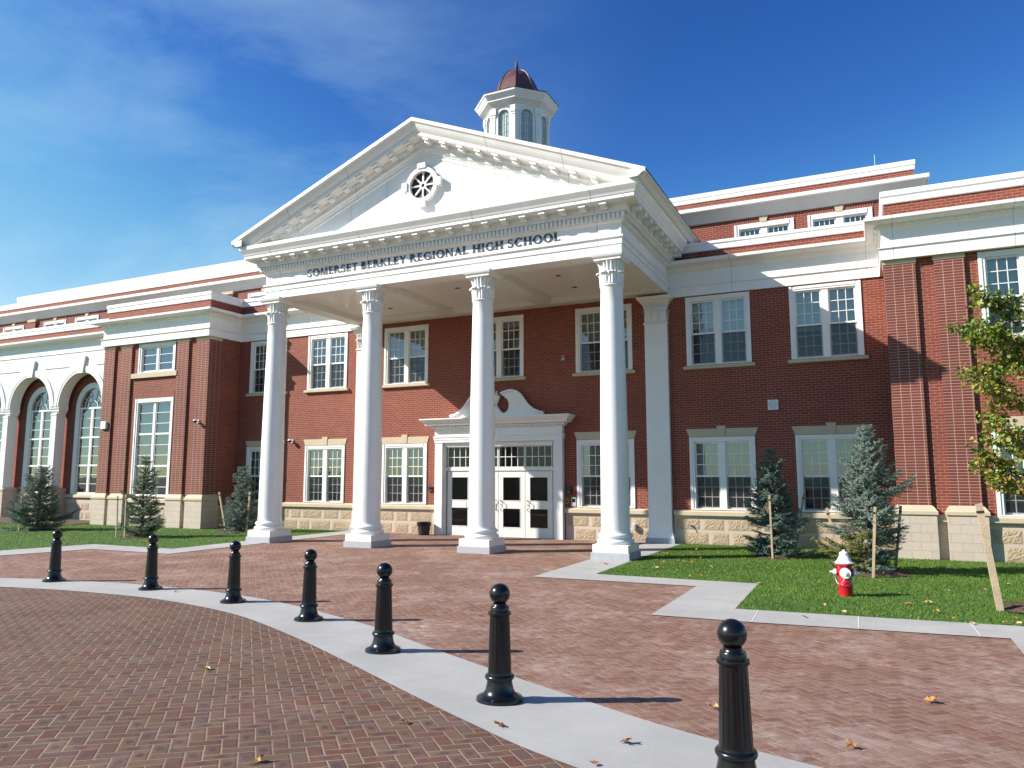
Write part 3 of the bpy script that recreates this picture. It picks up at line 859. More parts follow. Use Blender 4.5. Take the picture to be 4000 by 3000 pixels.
# brick wall behind the arcade with round-headed windows
g = MB(); arch_slab(g, -40, -17.1, 7.1, 4.95, 1.10, .60, .16, z0=1.10)
g.quad((-40, .60, .9), (-17.1, .60, .9), (-17.1, .60, 1.10), (-40, .60, 1.10)); g.quad((-40, .0, 7.1), (-17.1, .0, 7.1), (-17.1, .6, 7.1), (-40, .6, 7.1))
g.build('arcade_wall', 'brick', B)
g = MB(); stone_base(g, -30, -17.1, .60, .92); g.build('stone_base', ['rock', 'smooth_block'], B)
g = MB(); g.sweep([(-40, .6), (-17.1, .6)], [(o, z + .15) for o, z in WT]); g.build('water_table', 'cast', B)
for c in AX[:4]:
    n = 24; g = MB(); y = .575
    def ring(mb, r0, r1, y0, y1, a0=0, a1=pi, n=n, c=c):
        for k in range(n):
            a, b = a0 + (a1 - a0) * k / n, a0 + (a1 - a0) * (k + 1) / n
            q = lambda r, t, yy: (c + r * cos(t), yy, 4.95 + r * sin(t))
            mb.quad(q(r0, a, y0), q(r1, a, y0), q(r1, b, y0), q(r0, b, y0)); mb.quad(q(r0, a, y0), q(r0, b, y0), q(r0, b, y1), q(r0, a, y1)); mb.quad(q(r1, a, y0), q(r1, a, y1), q(r1, b, y1), q(r1, b, y0))
    ring(g, .84, 1.10, y, .74)
    for s in (-1, 1): g.box(min(c + s * .84, c + s * 1.10), max(c + s * .84, c + s * 1.10), y, .74, 1.10, 4.949)
    W = g.build('arched_window', 'white', B)
    s = MB()
    s.box(c - .839, c + .839, y + .03, .70, 4.87, 4.948)
    s.box(c - .05, c + .05, y + .035, .70, 1.14, 4.869)
    for z in (3.60, 2.36, 1.14): s.box(c - .838, c + .838, y + .032, .70, z - .035, z + .035)
    for z in (4.45, 4.03, 3.19, 2.78, 1.95, 1.55): s.box(c - .837, c + .837, y + .06, .69, z - .011, z + .011)
    for x in (-.8, -.09, .04, .75): s.box(c + x, c + x + .05, y + .045, .695, 1.17, 4.868)
    for t in (pi / 5, 2 * pi / 5, 3 * pi / 5, 4 * pi / 5): s.tube([(c + .3 * cos(t), y + .07, 4.95 + .3 * sin(t)), (c + .84 * cos(t), y + .07, 4.95 + .84 * sin(t))], .012, 5)
    ring(s, .28, .31, y + .06, y + .09); ring(s, .55, .575, y + .06, y + .09)
    s.build('sash', 'white', W)
    p = MB(); p.quad((c - .84, y + .09, 1.12), (c + .84, y + .09, 1.12), (c + .84, y + .09, 4.9), (c - .84, y + .09, 4.9))
    p.quad(*[(c + .84 * cos(pi * k / n), y + .092, 4.951 + .84 * sin(pi * k / n)) for k in range(n + 1)]); p.build('pane', 'glass', W)
    cu = MB(); k = 40; pts = [(c - .85 + 1.7 * i / k, .86 + .03 * sin(i * 1.3)) for i in range(k + 1)]
    for i in range(k): cu.quad((*pts[i], 2.3), (*pts[i + 1], 2.3), (*pts[i + 1], 4.9), (*pts[i], 4.9), smooth=True)
    cu.build('curtain', 'curtain', W)
g = MB(); g.sweep([(-40, .0), (-17.0, .0)], [(-.10, 7.19), (.012, 7.19), (.012, 7.34), (.045, 7.37), (.045, 7.395), (.0, 7.415), (.0, 7.80), (.06, 7.84), (.12, 7.92), (.30, 7.95), (.335, 7.97), (.355, 8.0), (.36, 8.085), (-.12, 8.14)]); g.build('arcade_entablature', 'white', B)
g = MB(); g.sweep([(-40, .10), (-17.0, .10)], [(0, 8.0), (0, 8.43), (-.25, 8.432)]); g.build('parapet', 'brick', B)
g = MB(); g.sweep([(-40, .10), (-17.0, .10)], cap(8.43, 8.74)); g.build('parapet_cap', 'white', B)

# --- third storey set back behind the parapets
T3 = [(-26.2, .88), (-29.6, .88), (-23.75, .88), (-16.6, .88), (-12.3, .88), (-10.2, .88), (-8.05, .88), (8.05, .88), (10.2, .88)]
g = MB(); wall(g, -44, 12.2, 7.9, 10.65, 2.2, [(x - h, x + h, 8.2, 9.69) for x, h in T3], .15); g.quad((12.2, 2.2, 7.9), (12.2, 16, 7.9), (12.2, 16, 10.65), (12.2, 2.2, 10.65)); g.build('third_storey_wall', 'brick', B)
g = MB(); g.sweep([(-44, 2.2), (12.2, 2.2), (12.2, 16)], [(-.02, 9.87), (.05, 9.89), (.07, 9.93), (.16, 10.05), (.28, 10.17), (.34, 10.19), (.36, 10.22), (.36, 10.33), (-.02, 10.40)]); g.build('cornice', 'white', B)
g = MB(); g.sweep([(-44, 2.2), (12.2, 2.2), (12.2, 16)], [(-.3, 10.62), (.02, 10.62), (.035, 10.635), (.035, 10.75), (.055, 10.765), (.055, 10.90), (-.3, 10.91)])
g.sweep([(-29.4, 4.0), (-29.4, 2.2), (-4.6, 2.2), (-4.6, 4.0)], [(-.02, 10.912), (.035, 10.912), (.035, 11.04), (.055, 11.055), (.055, 11.22), (-.3, 11.23)]); g.build('parapet_cap', 'white', B)
for x in (-14.3, -27.95):
    g = MB(); g.box(x - .3, x + .3, 2.10, 2.2, 7.9, 9.75); P = g.build('brick_pilaster', 'brick', B)
    g = MB(); g.box(x - .33, x + .33, 2.07, 2.2, 9.751, 9.88); g.build('pilaster_cap', 'cast', P)
for x, h in T3:
    g = MB(); y = 2.2
    for a, b, p in ((0, .07, -.03), (.07, .14, -.01)):
        g.box(x - h + a, x - h + b, y + p, y + .14, 8.2, 9.69); g.box(x + h - b, x + h - a, y + p, y + .14, 8.2, 9.69)
    g.box(x - h + .14, x + h - .14, y - .028, y + .14, 9.54, 9.689); g.box(x - .1, x + .1, y + .01, y + .13, 8.2, 9.539)
    W = g.build('window', 'white', B)
    s = MB()
    for a, b in ((x - h + .141, x - .101), (x + .101, x + h - .141)): sash_grid(s, a, b, 8.22, 9.538, y + .05, 4, 4)
    s.build('sash', 'white', W)
    p = MB(); p.quad((x - h + .1, y + .07, 8.2), (x + h - .1, y + .07, 8.2), (x + h - .1, y + .07, 9.56), (x - h + .1, y + .07, 9.56)); p.build('pane', 'glass', W)
    b = MB(); b.quad((x - h, y + .16, 8.2), (x + h, y + .16, 8.2), (x + h, y + .16, 9.69), (x - h, y + .16, 9.69)); b.build('roller_blind', 'blind', W)
    l = MB(); l.prism([(x - h - .02, 9.693), (x - .12, 9.693), (x - .13, 9.86), (x - h - .12, 9.86)], y - .008, y + .1); l.prism([(x + .12, 9.693), (x + h + .02, 9.693), (x + h + .12, 9.86), (x + .13, 9.86)], y - .008, y + .1); l.build('lintel', 'soldier', W)
    k = MB(); k.prism([(x - .09, 9.68), (x + .09, 9.68), (x + .145, 9.92), (x - .145, 9.92)], y - .04, y + .1); k.build('keystone', 'cast', W)
g = MB(); g.tube([(11.23, 2.7, 10.6), (11.24, 2.7, 11.45)], [.018, .012], 6); g.build('antenna_rod', 'metal', B)

# --- portico: columns and pilasters
CY = -4.40
def acanthus(mb, ang, r, z0, h, w, curl, c=(0, 0)):
    """a broad ribbed leaf hugging the bell and curling out at its tip"""
    prof = [(0, 0), (.004, .25), (.010, .5), (.020, .72), (.038, .88), (.062, .97), (.080, .96), (.086, .88)]
    n = 6; vs = []; fs = []
    for k, (o, t) in enumerate(prof):
        ww = w * (.85 if k < 3 else (1.0 if k < 5 else .72))
        for i in range(n + 1):
            f = i / n - .5
            rr = r + o * curl + .010 * cos(f * 6 * pi) + .014 * (1 - (2 * f) ** 2)
            a = ang + f * ww / r
            vs.append((c[0] + rr * cos(a), c[1] + rr * sin(a), z0 + t * h))
    for k in range(len(prof) - 1):
        for i in range(n): q = k * (n + 1) + i; fs.append((q, q + 1, q + n + 2, q + n + 1))
    mb.mesh(vs, fs, 0, True)
def column(xc):
    sh = MB()
    prof = [(.375, .565), (.352, .585), (.338, .62), (.333, .68)]
    for k in range(1, 15):
        t = k / 14; prof.append((.333 - .068 * t ** 1.7, .68 + (6.36 - .68) * t))
    prof += [(.272, 6.375), (.285, 6.385), (.292, 6.405), (.285, 6.425), (.262, 6.435), (.258, 6.50)]
    sh.lathe(prof, (xc, CY, 0), 48)
    P = sh.build('column', 'column_white', B)
    c = MB()
    c.lathe([(.258, 6.47), (.258, 6.78), (.268, 6.88), (.292, 6.96), (.335, 7.02)], (xc, CY, 0), 40)
    for k in range(8): acanthus(c, 2 * pi * k / 8 + pi / 8, .262, 6.45, .29, .215, 1.0, (xc, CY))
    for k in range(20):
        a = 2 * pi * k / 20; vs = []
        for (o, z, w) in ((.272, 6.62, .032), (.276, 6.80, .036), (.288, 6.90, .034), (.312, 6.965, .026), (.333, 6.985, .012)):
            for f, d in ((-1, 0), (0, .014), (1, 0)): vs.append((xc + (o + d) * cos(a + f * w / o), CY + (o + d) * sin(a + f * w / o), z))
        c.mesh(vs, [(r * 3 + q, r * 3 + q + 1, r * 3 + q + 4, r * 3 + q + 3) for r in range(4) for q in range(2)], 0, True)
    h = .335
    sq = [(xc - h, CY - h), (xc + h, CY - h), (xc + h, CY + h), (xc - h, CY + h)]
    c.sweep(sq, [(-.1, 7.0), (0, 7.0), (.0, 7.045), (.015, 7.055), (.05, 7.10), (.055, 7.165), (-.1, 7.166)], closed=True)
    c.build('capital', 'column_white', P)
    b = MB()
    b.lathe([(.40, .335), (.418, .345), (.428, .37), (.430, .395), (.424, .42), (.405, .44), (.385, .445), (.368, .46), (.366, .475), (.382, .49), (.398, .50), (.405, .52), (.400, .545), (.385, .565), (.36, .57)], (xc, CY, 0), 48)
    b.bbox(xc - .425, xc + .425, CY - .425, CY + .425, .165, .336, .006)
    b.build('base', 'column_white', P)
    g = MB(); g.bbox(xc - .457, xc + .457, CY - .457, CY + .457, -.05, .163, .008); g.build('plinth', 'granite', P)
for x in (-5.25, -1.75, 1.75, 5.25): column(x)
for xc in (-5.2, 5.2):
    g = MB(); h = .333
    U = [(xc - h, .05), (xc - h, -.16), (xc + h, -.16), (xc + h, .05)]
    g.sweep(U, [(-.1, .155), (.06, .155), (.055, .20), (.035, .25), (.012, .33), (0, .42), (0, 6.28), (.02, 6.29), (.035, 6.31), (.02, 6.335), (0, 6.345), (-.01, 6.40), (-.1, 6.40)])
    P = g.build('pilaster', 'column_white', B)
    g = MB()
    g.sweep(U, [(-.1, 6.36), (-.005, 6.36), (-.005, 6.66), (.005, 6.76), (.035, 6.86), (.09, 6.93), (.10, 6.935), (.10, 6.97), (.14, 6.985), (.19, 7.05), (.20, 7.09), (-.1, 7.095)])
    for i in range(3):
        for q in range(2):
            cx = xc - .22 + .22 * i; vs = []
        prof = [(0, 6.37), (.012, 6.50), (.020, 6.60), (.045, 6.67), (.075, 6.70), (.085, 6.66)]
        vs = []
        for o, z in prof:
            for f in range(7): vs.append((cx + (f - 3) * .032, -.165 - o - .012 * cos((f - 3) * pi), z))
        g.mesh(vs, [(r * 7 + q, r * 7 + q + 1, r * 7 + q + 8, r * 7 + q + 7) for r in range(5) for q in range(6)], 0, True)
    for s in (-1, 1):
        vs = []
        for o, z in prof:
            for f in range(4): vs.append((xc + s * (h + .004 + o), -.15 + f * .05, z))
        g.mesh(vs, [(r * 4 + q, r * 4 + q + 1, r * 4 + q + 5, r * 4 + q + 4) for r in range(5) for q in range(3)], 0, True)
    for i in range(9):
        cx = xc - .29 + .0725 * i
        g.tube([(cx, -.155, 6.64), (cx, -.165, 6.78), (cx, -.20, 6.88), (cx, -.25, 6.93)], [.022, .024, .022, .012], 6)
    g.build('capital', 'column_white', P)
    g = MB(); g.sweep([(xc - h, .05), (xc - h, -.16), (xc + h, -.16), (xc + h, .05)], [(-.2, -.05), (.08, -.05), (.08, .14), (.07, .154), (-.2, .155)]); g.build('plinth', 'granite', P)

# --- portico entablature
FY = -4.60; FX = 5.575
U = [(-FX, .0), (-FX, FY), (FX, FY), (FX, .0)]
g = MB()
PE = [(-.55, 7.42), (-.55, 7.168), (0, 7.168), (0, 7.395), (.022, 7.40), (.022, 7.52), (.032, 7.525), (.055, 7.555), (.062, 7.56), (.062, 7.60), (.0, 7.612), (.0, 7.905), (.03, 7.915), (.075, 7.95), (.085, 7.988), (.10, 7.99), (.10, 8.13), (.185, 8.135), (.19, 8.175), (.205, 8.22), (.215, 8.315), (.445, 8.325), (.45, 8.345), (.465, 8.35), (.465, 8.435), (.48, 8.44), (.50, 8.49), (.545, 8.56), (.57, 8.60), (.575, 8.61), (.575, 8.71), (-.05, 8.75)]
g.sweep(U, PE)
n = 100
for i in range(n):
    x = -5.66 + (11.32) * i / (n - 1); g.box(x - .036, x + .036, FY - .152, FY - .10, 7.995, 8.128)
for s in (-1, 1):
    for i in range(40):
        y = FY + .03 + i * .114
        xa, xb = s * (FX + .10), s * (FX + .175); g.box(min(xa, xb), max(xa, xb), y, y + .072, 7.995, 8.128)
E_ = g.build('portico_entablature', 'white', B)
g = MB()
def modillion(mb, x, w, y0, y1, z):
    mb.box(x - w, x + w, y0 + .09, y1, z - .115, z - .001)
    mb.box(x - w - .012, x + w + .012, y0 + .0, y1, z - .045, z - .0005)
    mb.mesh([(x - w, y0 + .09, z - .115), (x + w, y0 + .09, z - .115), (x + w, y0 + .012, z - .045), (x - w, y0 + .012, z - .045)], [(0, 1, 2, 3)])
for i in range(21): g = MB(); modillion(g, -5.26 + .526 * i, .075, FY - .43, FY - .215, 8.317); g.build('modillion', 'white', E_)
for s in (-1, 1):
    for i in range(9):
        y = FY + .2 + i * .526
        xa, xb = s * (FX + .215), s * (FX + .43); g = MB(); g.box(min(xa, xb), max(xa, xb), y - .075, y + .075, 8.20, 8.316); g.build('modillion', 'white', E_)
# --- pediment: tympanum, raking cornice with sloping modillions
AP = 11.48; SL = .4056
g = MB()
zt = lambda x: AP - SL * abs(x)
g.quad((-4.7, FY, 8.70), (4.7, FY, 8.70), (4.7, FY, zt(4.7) - .85), (0, FY, AP - .85), (-4.7, FY, zt(4.7) - .85))
PD = g.build('pediment', 'white', B)
RK = [(-.2, .0), (.66, .0), (.665, -.02), (.665, -.10), (.62, -.115), (.60, -.15), (.565, -.22), (.52, -.28), (.50, -.295), (.49, -.31), (.47, -.315), (.47, -.405), (.455, -.41), (.45, -.43), (.17, -.435), (.16, -.50), (.135, -.545), (.12, -.55), (.12, -.67), (.07, -.70), (.055, -.74), (.03, -.755), (.03, -.84), (.0, -.86), (-.1, -.86)]
g = MB(); vs = []; fs = []
for sec in range(3):
    for o, dz in RK:
        xe = min(6.37, (AP + dz - 8.705) / SL)
        x = (-xe, 0, xe)[sec]; vs.append((x, FY - o, zt(x) + dz))
k = len(RK)
for sec in range(2):
    for q in range(k - 1): fs.append((sec * k + q, (sec + 1) * k + q, (sec + 1) * k + q + 1, sec * k + q + 1))
for s in (0, 2): fs.append(tuple(s * k + q for q in range(0, 8)))
g.mesh(vs, fs); RC = g.build('raking_cornice', 'white', PD)
g = MB()
for s in (-1, 1):
    for i in range(11):
        x = s * (.30 + .526 * i)
        if abs(x) > 5.3: continue
        g = MB()
        for w, ya, d0, d1 in ((.075, -.36, -.435, -.55), (.088, -.44, -.434, -.485)):
            a, b = x - w, x + w
            vs = [(xx, FY + yy, zt(xx) + d) for d in (d1, d0) for yy in (ya, -.165) for xx in (a, b)]
            g.mesh(vs, [(0, 2, 3, 1), (4, 5, 7, 6), (0, 1, 5, 4), (2, 6, 7, 3), (0, 4, 6, 2), (1, 3, 7, 5)])
        g.build('modillion', 'white', PD)
# round window with eight spokes
def ringmesh(mb, r0, r1, y0, y1, cz, n=48, mi=0):
    for k in range(n):
        a, b = 2 * pi * k / n, 2 * pi * (k + 1) / n
        q = lambda r, t, y: (r * cos(t), y, cz + r * sin(t))
        mb.quad(q(r0, a, y0), q(r0, b, y0), q(r1, b, y0), q(r1, a, y0), mi=mi)
        mb.quad(q(r1, a, y0), q(r1, b, y0), q(r1, b, y1), q(r1, a, y1), mi=mi, smooth=True); mb.quad(q(r0, a, y0), q(r0, a, y1), q(r0, b, y1), q(r0, b, y0), mi=mi, smooth=True)
g = MB(); CZ = 9.785
ringmesh(g, .385, .50, FY - .12, FY, CZ)
for a, b, c, d in ((-.13, .13, CZ + .46, CZ + .60), (-.13, .13, CZ - .61, CZ - .46), (-.62, -.46, CZ - .115, CZ + .115), (.46, .62, CZ - .115, CZ + .115)): g.box(a, b, FY - .155, FY, c, d)
g.quad(*[(.386 * cos(2 * pi * k / 40), FY - .004, CZ + .386 * sin(2 * pi * k / 40)) for k in range(40)], mi=1)
ringmesh(g, .055, .105, FY - .05, FY - .005, CZ, 24)
for k in range(8):
    a = 2 * pi * k / 8; u = Vector((cos(a), sin(a))); w = Vector((-sin(a), cos(a))) * .021
    p0 = u * .10; p1 = u * .386
    P4 = [p0 - w, p1 - w, p1 + w, p0 + w]
    g.prism([(p.x, CZ + p.y) for p in P4], FY - .045 - .0004 * k, FY - .003)
g.build('round_window', ['white', 'dark'], PD)
# --- gable roof and eaves gutters
g = MB()
e = 6.385
for s in (-1, 1):
    z0, z1 = AP - .012, AP - .012 - SL * e
    g.quad((0, FY - .60, z0), (0, 9, z0), (s * e, 9, z1), (s * e, FY - .60, z1))
    g.quad((s * e, FY - .60, z1), (s * e, 9, z1), (s * e, 9, z1 - .02), (s * e, FY - .60, z1 - .02))
g.build('gable_roof', 'roof', B)
for s in (-1, 1):
    g = MB()
    pth = [(s * FX, FY - .66), (s * FX, .6)]
    if s < 0: pth = pth[::-1]
    pr = [(.40, 8.713), (.60, 8.713), (.64, 8.73), (.70, 8.78), (.76, 8.81), (.795, 8.815), (.795, 8.885), (.40, 8.89)]
    g.sweep(pth if s < 0 else pth, pr if s < 0 else [( o, z) for o, z in pr])
    g.build('eaves_gutter', 'white', B)
# wall of the gable where it rises behind the parapet
g = MB(); g.quad((-6.2, .35, 8.0), (6.2, .35, 8.0), (6.2, .35, zt(6.2) - .02), (0, .35, AP - .02), (-6.2, .35, zt(6.2) - .02)); g.build('gable_back_wall', 'white', B)
# --- portico ceiling with beams and recessed lights
g = MB()
g.quad((-5.1, -4.1, 7.345), (5.1, -4.1, 7.345), (5.1, .0, 7.345), (-5.1, .0, 7.345))
def beam(x0, x1, y0, y1): g.sweep([(x0, y0), (x0, y1), (x1, y1), (x1, y0)], []) if 0 else g.box(x0, x1, y0, y1, 7.172, 7.344)
for x in (-1.75, 1.75): beam(x - .24, x + .24, -4.055, -.40); g.box(x - .29, x + .29, -4.054, -.401, 7.285, 7.343)
g.box(-5.03, 5.03, -.395, -.004, 7.170, 7.344)
for x0, x1 in ((-5.02, -1.99), (-1.51, 1.51), (1.99, 5.02)):
    g.box(x0, x1, -4.05, -3.98, 7.27, 7.342); g.box(x0, x1, -.47, -.396, 7.27, 7.342)
g.build('portico_ceiling', 'white_gloss', B)
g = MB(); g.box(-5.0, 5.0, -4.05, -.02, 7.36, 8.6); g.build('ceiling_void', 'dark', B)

# --- entrance: surround, swan-neck pediment, transom and four door leaves
g = MB()
for s in (-1, 1):
    a, b = sorted((s * 1.965, s * 2.245)); g.box(a, b, -.18, .02, -.03, 2.965)
    a, b = sorted((s * 1.90, s * 1.964)); g.box(a, b, -.06, .14, -.03, 2.964)
g.box(-1.899, 1.899, -.10, .14, 2.83, 2.963)
g.sweep([(-2.26, .02), (-2.26, -.20), (2.26, -.20), (2.26, .02)], [(-.4, 2.967), (0, 2.967), (0, 3.05), (.015, 3.055), (.015, 3.12), (.035, 3.135), (.035, 3.165), (-.01, 3.175), (-.01, 3.40), (.03, 3.42), (.07, 3.45), (.10, 3.47), (.10, 3.50), (.22, 3.515), (.235, 3.53), (.235, 3.56), (.26, 3.59), (.31, 3.64), (.36, 3.69), (.37, 3.70), (.37, 3.735), (-.4, 3.745)])
for i in range(54):
    x = -2.33 + i * .0879; g.box(x, x + .052, -.345, -.301, 3.445, 3.498)
DS = g.build('door_surround', 'white', B)
half = [(1.66, 3.745), (1.66, 3.80), (1.50, 3.83), (1.30, 3.92), (1.12, 4.06), (.98, 4.24), (.88, 4.38), (.76, 4.48), (.62, 4.535), (.48, 4.54), (.34, 4.51), (.20, 4.455), (.235, 4.42), (.30, 4.39), (.33, 4.345), (.39, 4.31), (.445, 4.23), (.465, 4.13), (.455, 4.02), (.41, 3.93), (.335, 3.875), (.255, 3.865), (.18, 3.895), (.12, 3.96), (.08, 4.03), (.0, 4.03), (.0, 3.745)]
g = MB()
for s in (-1, 1): g.prism([(s * x, z) for x, z in half], -.20, -.05)
ed = half[1:12]
for s in (-1, 1):     # moulded upper edge
    for k in range(len(ed) - 1):
        (x0, z0), (x1, z1) = ed[k], ed[k + 1]
        d = Vector((x1 - x0, z1 - z0)).normalized(); nn = Vector((d.y, -d.x)) * -1
        q = [(x0, z0), (x1, z1), (x1 - nn.x * .06, z1 - nn.y * .06), (x0 - nn.x * .06, z0 - nn.y * .06)]
        g.prism([(s * x, z) for x, z in q], -.262 - .0005 * k, -.19)
g.build('swan_neck_pediment', 'white', DS)
g = MB(); g.lathe([(.085, 4.03), (.085, 4.06), (.04, 4.08), (.03, 4.14), (.05, 4.20), (.095, 4.28), (.125, 4.36), (.12, 4.40), (.13, 4.41), (.13, 4.43), (.08, 4.45), (.05, 4.49), (.02, 4.52), (.03, 4.55), (.015, 4.585), (0, 4.59)], (0, -.15, 0), 20); g.build('urn', 'white', DS)
g = MB(); p = MB()
g.box(-1.898, 1.898, -.03, .10, 2.055, 2.15)
LX = [-1.86, -.93, 0, .93, 1.86]
for i in range(4):
    a, b = LX[i], LX[i + 1]
    sash_grid(g, a + .012, b - .012, 2.151, 2.829, -.01, 4, 2, bar=.022, st=.025, rail=.03, dep=.06)
    p.quad((a + .02, .02, 2.16), (b - .02, .02, 2.16), (b - .02, .02, 2.82), (a + .02, .02, 2.82))
TR = g.build('transom_window', 'door_white', B); p.build('pane', 'glass_dark', TR)
for i in range(4):
    a, b = LX[i] + .008, LX[i + 1] - .008
    g = MB(); w0, w1 = a + .165, b - .165
    zs_ = [-.02, .305, .875, 1.13, 1.845, 2.04]
    g.box(a, w0, .0, .045, -.02, 2.04); g.box(w1, b, .0, .045, -.02, 2.04)
    for j in (0, 2, 4): g.box(w0, w1, .001, .044, zs_[j], zs_[j + 1])
    for (z0, z1) in ((.305, .875), (1.13, 1.845)):
        g.box(w0 - .02, w0 - .001, -.008, .0, z0 - .02, z1 + .02); g.box(w1 + .001, w1 + .02, -.008, .0, z0 - .02, z1 + .02); g.box(w0, w1, -.008, .0, z0 - .02, z0 - .001); g.box(w0, w1, -.008, .0, z1 + .001, z1 + .02)
    g.box((a + b) / 2 - .008, (a + b) / 2 + .008, -.006, .002, .235, .255, mi=1)
    D = g.build('door', ['door_white', 'metal'], B)
    p = MB()
    for (z0, z1) in ((.30, .88), (1.12, 1.85)): p.quad((w0 - .002, .02, z0), (w1 + .002, .02, z0), (w1 + .002, .02, z1), (w0 - .002, .02, z1))
    p.build('pane', 'glass_dark', D)
    hx = b - .075 if i in (0,) else a + .075
    if i == 1: hx = b - .075
    s = -1 if i < 2 else 1
    g = MB(); g.tube([(hx, .0, 1.14), (hx, -.06, 1.13), (hx + s * .10, -.07, 1.07), (hx + s * .10, -.07, .92), (hx, -.06, .84), (hx, .0, .83)], .012, 8)
    g.lathe([(.022, 0), (.022, .01)], (hx, -.01, 1.0), 12)
    g.build('handle', 'metal', D)
g = MB(); g.box(-1.96, 1.96, -.06, .14, -.05, -.021); g.build('door_threshold', 'metal', B)

# --- cupola
ca = MB(); o8 = lambda r, a0=pi / 8: [(r * cos(a0 + k * pi / 4), 1.38 + r * sin(a0 + k * pi / 4)) for k in range(8)]
CC = (0, 1.38)
R = 1.10
ca.sweep(o8(R), [(0, 10.3), (0, 11.6), (.03, 11.62), (.03, 11.72), (-.02, 11.75)], closed=True)
# window walls with an arched opening in each face
wpan = MB(); wbar = MB()
for k in range(8):
    a = k * pi / 4
    ap = R * cos(pi / 8); half_w = R * sin(pi / 8)
    cx, cy = CC[0] + ap * cos(a), CC[1] + ap * sin(a); tx, ty = -sin(a), cos(a); nx, ny = cos(a), sin(a)
    q = lambda u, z, o=0.0: (cx + tx * u + nx * o, cy + ty * u + ny * o, z)
    r = .215; sp = 14.07; nseg = 14
    ca.quad(q(-half_w, 11.7), q(-r, 11.7), q(-r, sp), q(-half_w, sp)); ca.quad(q(r, 11.7), q(half_w, 11.7), q(half_w, sp), q(r, sp))
    ca.quad(q(-r, 11.7), q(r, 11.7), q(r, 12.45), q(-r, 12.45))
    P = [(r * cos(pi - pi * j / nseg), sp + r * sin(pi * j / nseg)) for j in range(nseg + 1)]
    ca.quad(q(-half_w, sp), q(-r, sp), q(-r, 14.5), q(-half_w, 14.5)); ca.quad(q(r, sp), q(half_w, sp), q(half_w, 14.5), q(r, 14.5))
    for j in range(nseg):
        (u0, z0), (u1, z1) = P[j], P[j + 1]
        ca.quad(q(u0, z0), q(u1, z1), q(u1, 14.5), q(u0, 14.5)); ca.quad(q(u0, z0), q(u1, z1), q(u1, z1, -.07), q(u0, z0, -.07))
        s1 = 1.32
        e0, e1 = (u0 * s1, sp + (z0 - sp) * s1), (u1 * s1, sp + (z1 - sp) * s1)
        ca.quad(q(u0, z0, .03), q(u1, z1, .03), q(e1[0], e1[1], .03), q(e0[0], e0[1], .03)); ca.quad(q(e0[0], e0[1], .03), q(e1[0], e1[1], .03), q(e1[0], e1[1], 0), q(e0[0], e0[1], 0))
    for s in (-1, 1):
        ca.quad(q(s * r, 12.45), q(s * r, sp), q(s * r, sp, -.07), q(s * r, 12.45, -.07))
        u0, u1 = s * r, s * r * 1.32
        ca.quad(q(u0, 12.45, .03), q(u1, 12.45, .03), q(u1, sp, .03), q(u0, sp, .03)); ca.quad(q(u1, 12.45, .03), q(u1, 12.45, 0), q(u1, sp, 0), q(u1, sp, .03))
        # corner pilaster with its little capital
        for (ua, ub, z0, z1, o) in ((half_w - .115, half_w + .02, 11.75, 14.05, .05), (half_w - .13, half_w + .03, 14.051, 14.13, .065), (half_w - .145, half_w + .045, 14.131, 14.36, .085)):
            va = [q(s * ua, z0, o), q(s * ub, z0, o), q(s * ub, z1, o), q(s * ua, z1, o)]
            ca.quad(*va); ca.quad(q(s * ua, z0, o), q(s * ua, z1, o), q(s * ua, z1, 0), q(s * ua, z0, 0)); ca.quad(q(s * ua, z0, o), q(s * ub, z0, o), q(s * ub, z0, 0), q(s * ua, z0, 0))
    for u in (-.045, .045): wbar.tube([q(u, 12.45, -.045), q(u, sp + .12, -.045)], .012, 4)
    for z in (12.45 + .27 * j for j in range(1, 7)): wbar.tube([q(-r, z, -.045), q(r, z, -.045)], .010, 4)
    wbar.tube([q(.10 * cos(pi * j / 8), sp + .02 + .10 * sin(pi * j / 8), -.045) for j in range(9)], .011, 4)
    wpan.quad(*[q(u, z, -.055) for u, z in [(-r, 12.45), (r, 12.45)] + [(-x, z) for x, z in P]])
ca.sweep(o8(1.10), [(0, 14.36), (.02, 14.365), (.02, 14.43), (.06, 14.45), (.07, 14.47), (.20, 14.55), (.22, 14.56), (.22, 14.60), (.25, 14.63), (.33, 14.74), (.35, 14.75), (.36, 14.81), (-.1, 14.82)], closed=True)
CU = ca.build('cupola', 'white', B)
wpan.build('pane', 'lit_pane', CU); wbar.build('sash', 'white', CU)
g = MB(); g.sweep(o8(1.10), [(.33, 14.821), (.372, 14.821), (.372, 14.84), (-.2, 15.02), (-.3, 15.05)], closed=True); g.build('roof', 'roof', CU)
g = MB()
dp = [(.86, 15.0), (.87, 15.04), (.84, 15.12), (.80, 15.28), (.74, 15.48), (.655, 15.68), (.55, 15.87), (.43, 16.02), (.29, 16.13), (.14, 16.19), (.10, 16.20)]
g.lathe(dp, (0, 1.38, 0), 8, smooth=False, a0=pi / 8)
for k in range(8): g.tube([((r_ + .008) * cos(pi / 8 + k * pi / 4), 1.38 + (r_ + .008) * sin(pi / 8 + k * pi / 4), z) for r_, z in dp], .014, 5)
g.build('dome', 'copper', CU)
g = MB(); g.lathe([(.115, 16.19), (.12, 16.22), (.085, 16.28), (.055, 16.38), (.035, 16.52), (.018, 16.62), (.008, 16.72), (.005, 16.84), (0, 16.86)], (0, 1.38, 0), 12); g.build('finial', mat('dark_bronze', (.06, .05, .045), .5, .6)[0], CU)
g = MB()
for k in range(8): g.quad((0, 1.38, 14.4), (.2 * cos(k), 1.38 + .2 * sin(k), 12.2), (.2 * cos(k + 1), 1.38 + .2 * sin(k + 1), 12.2))
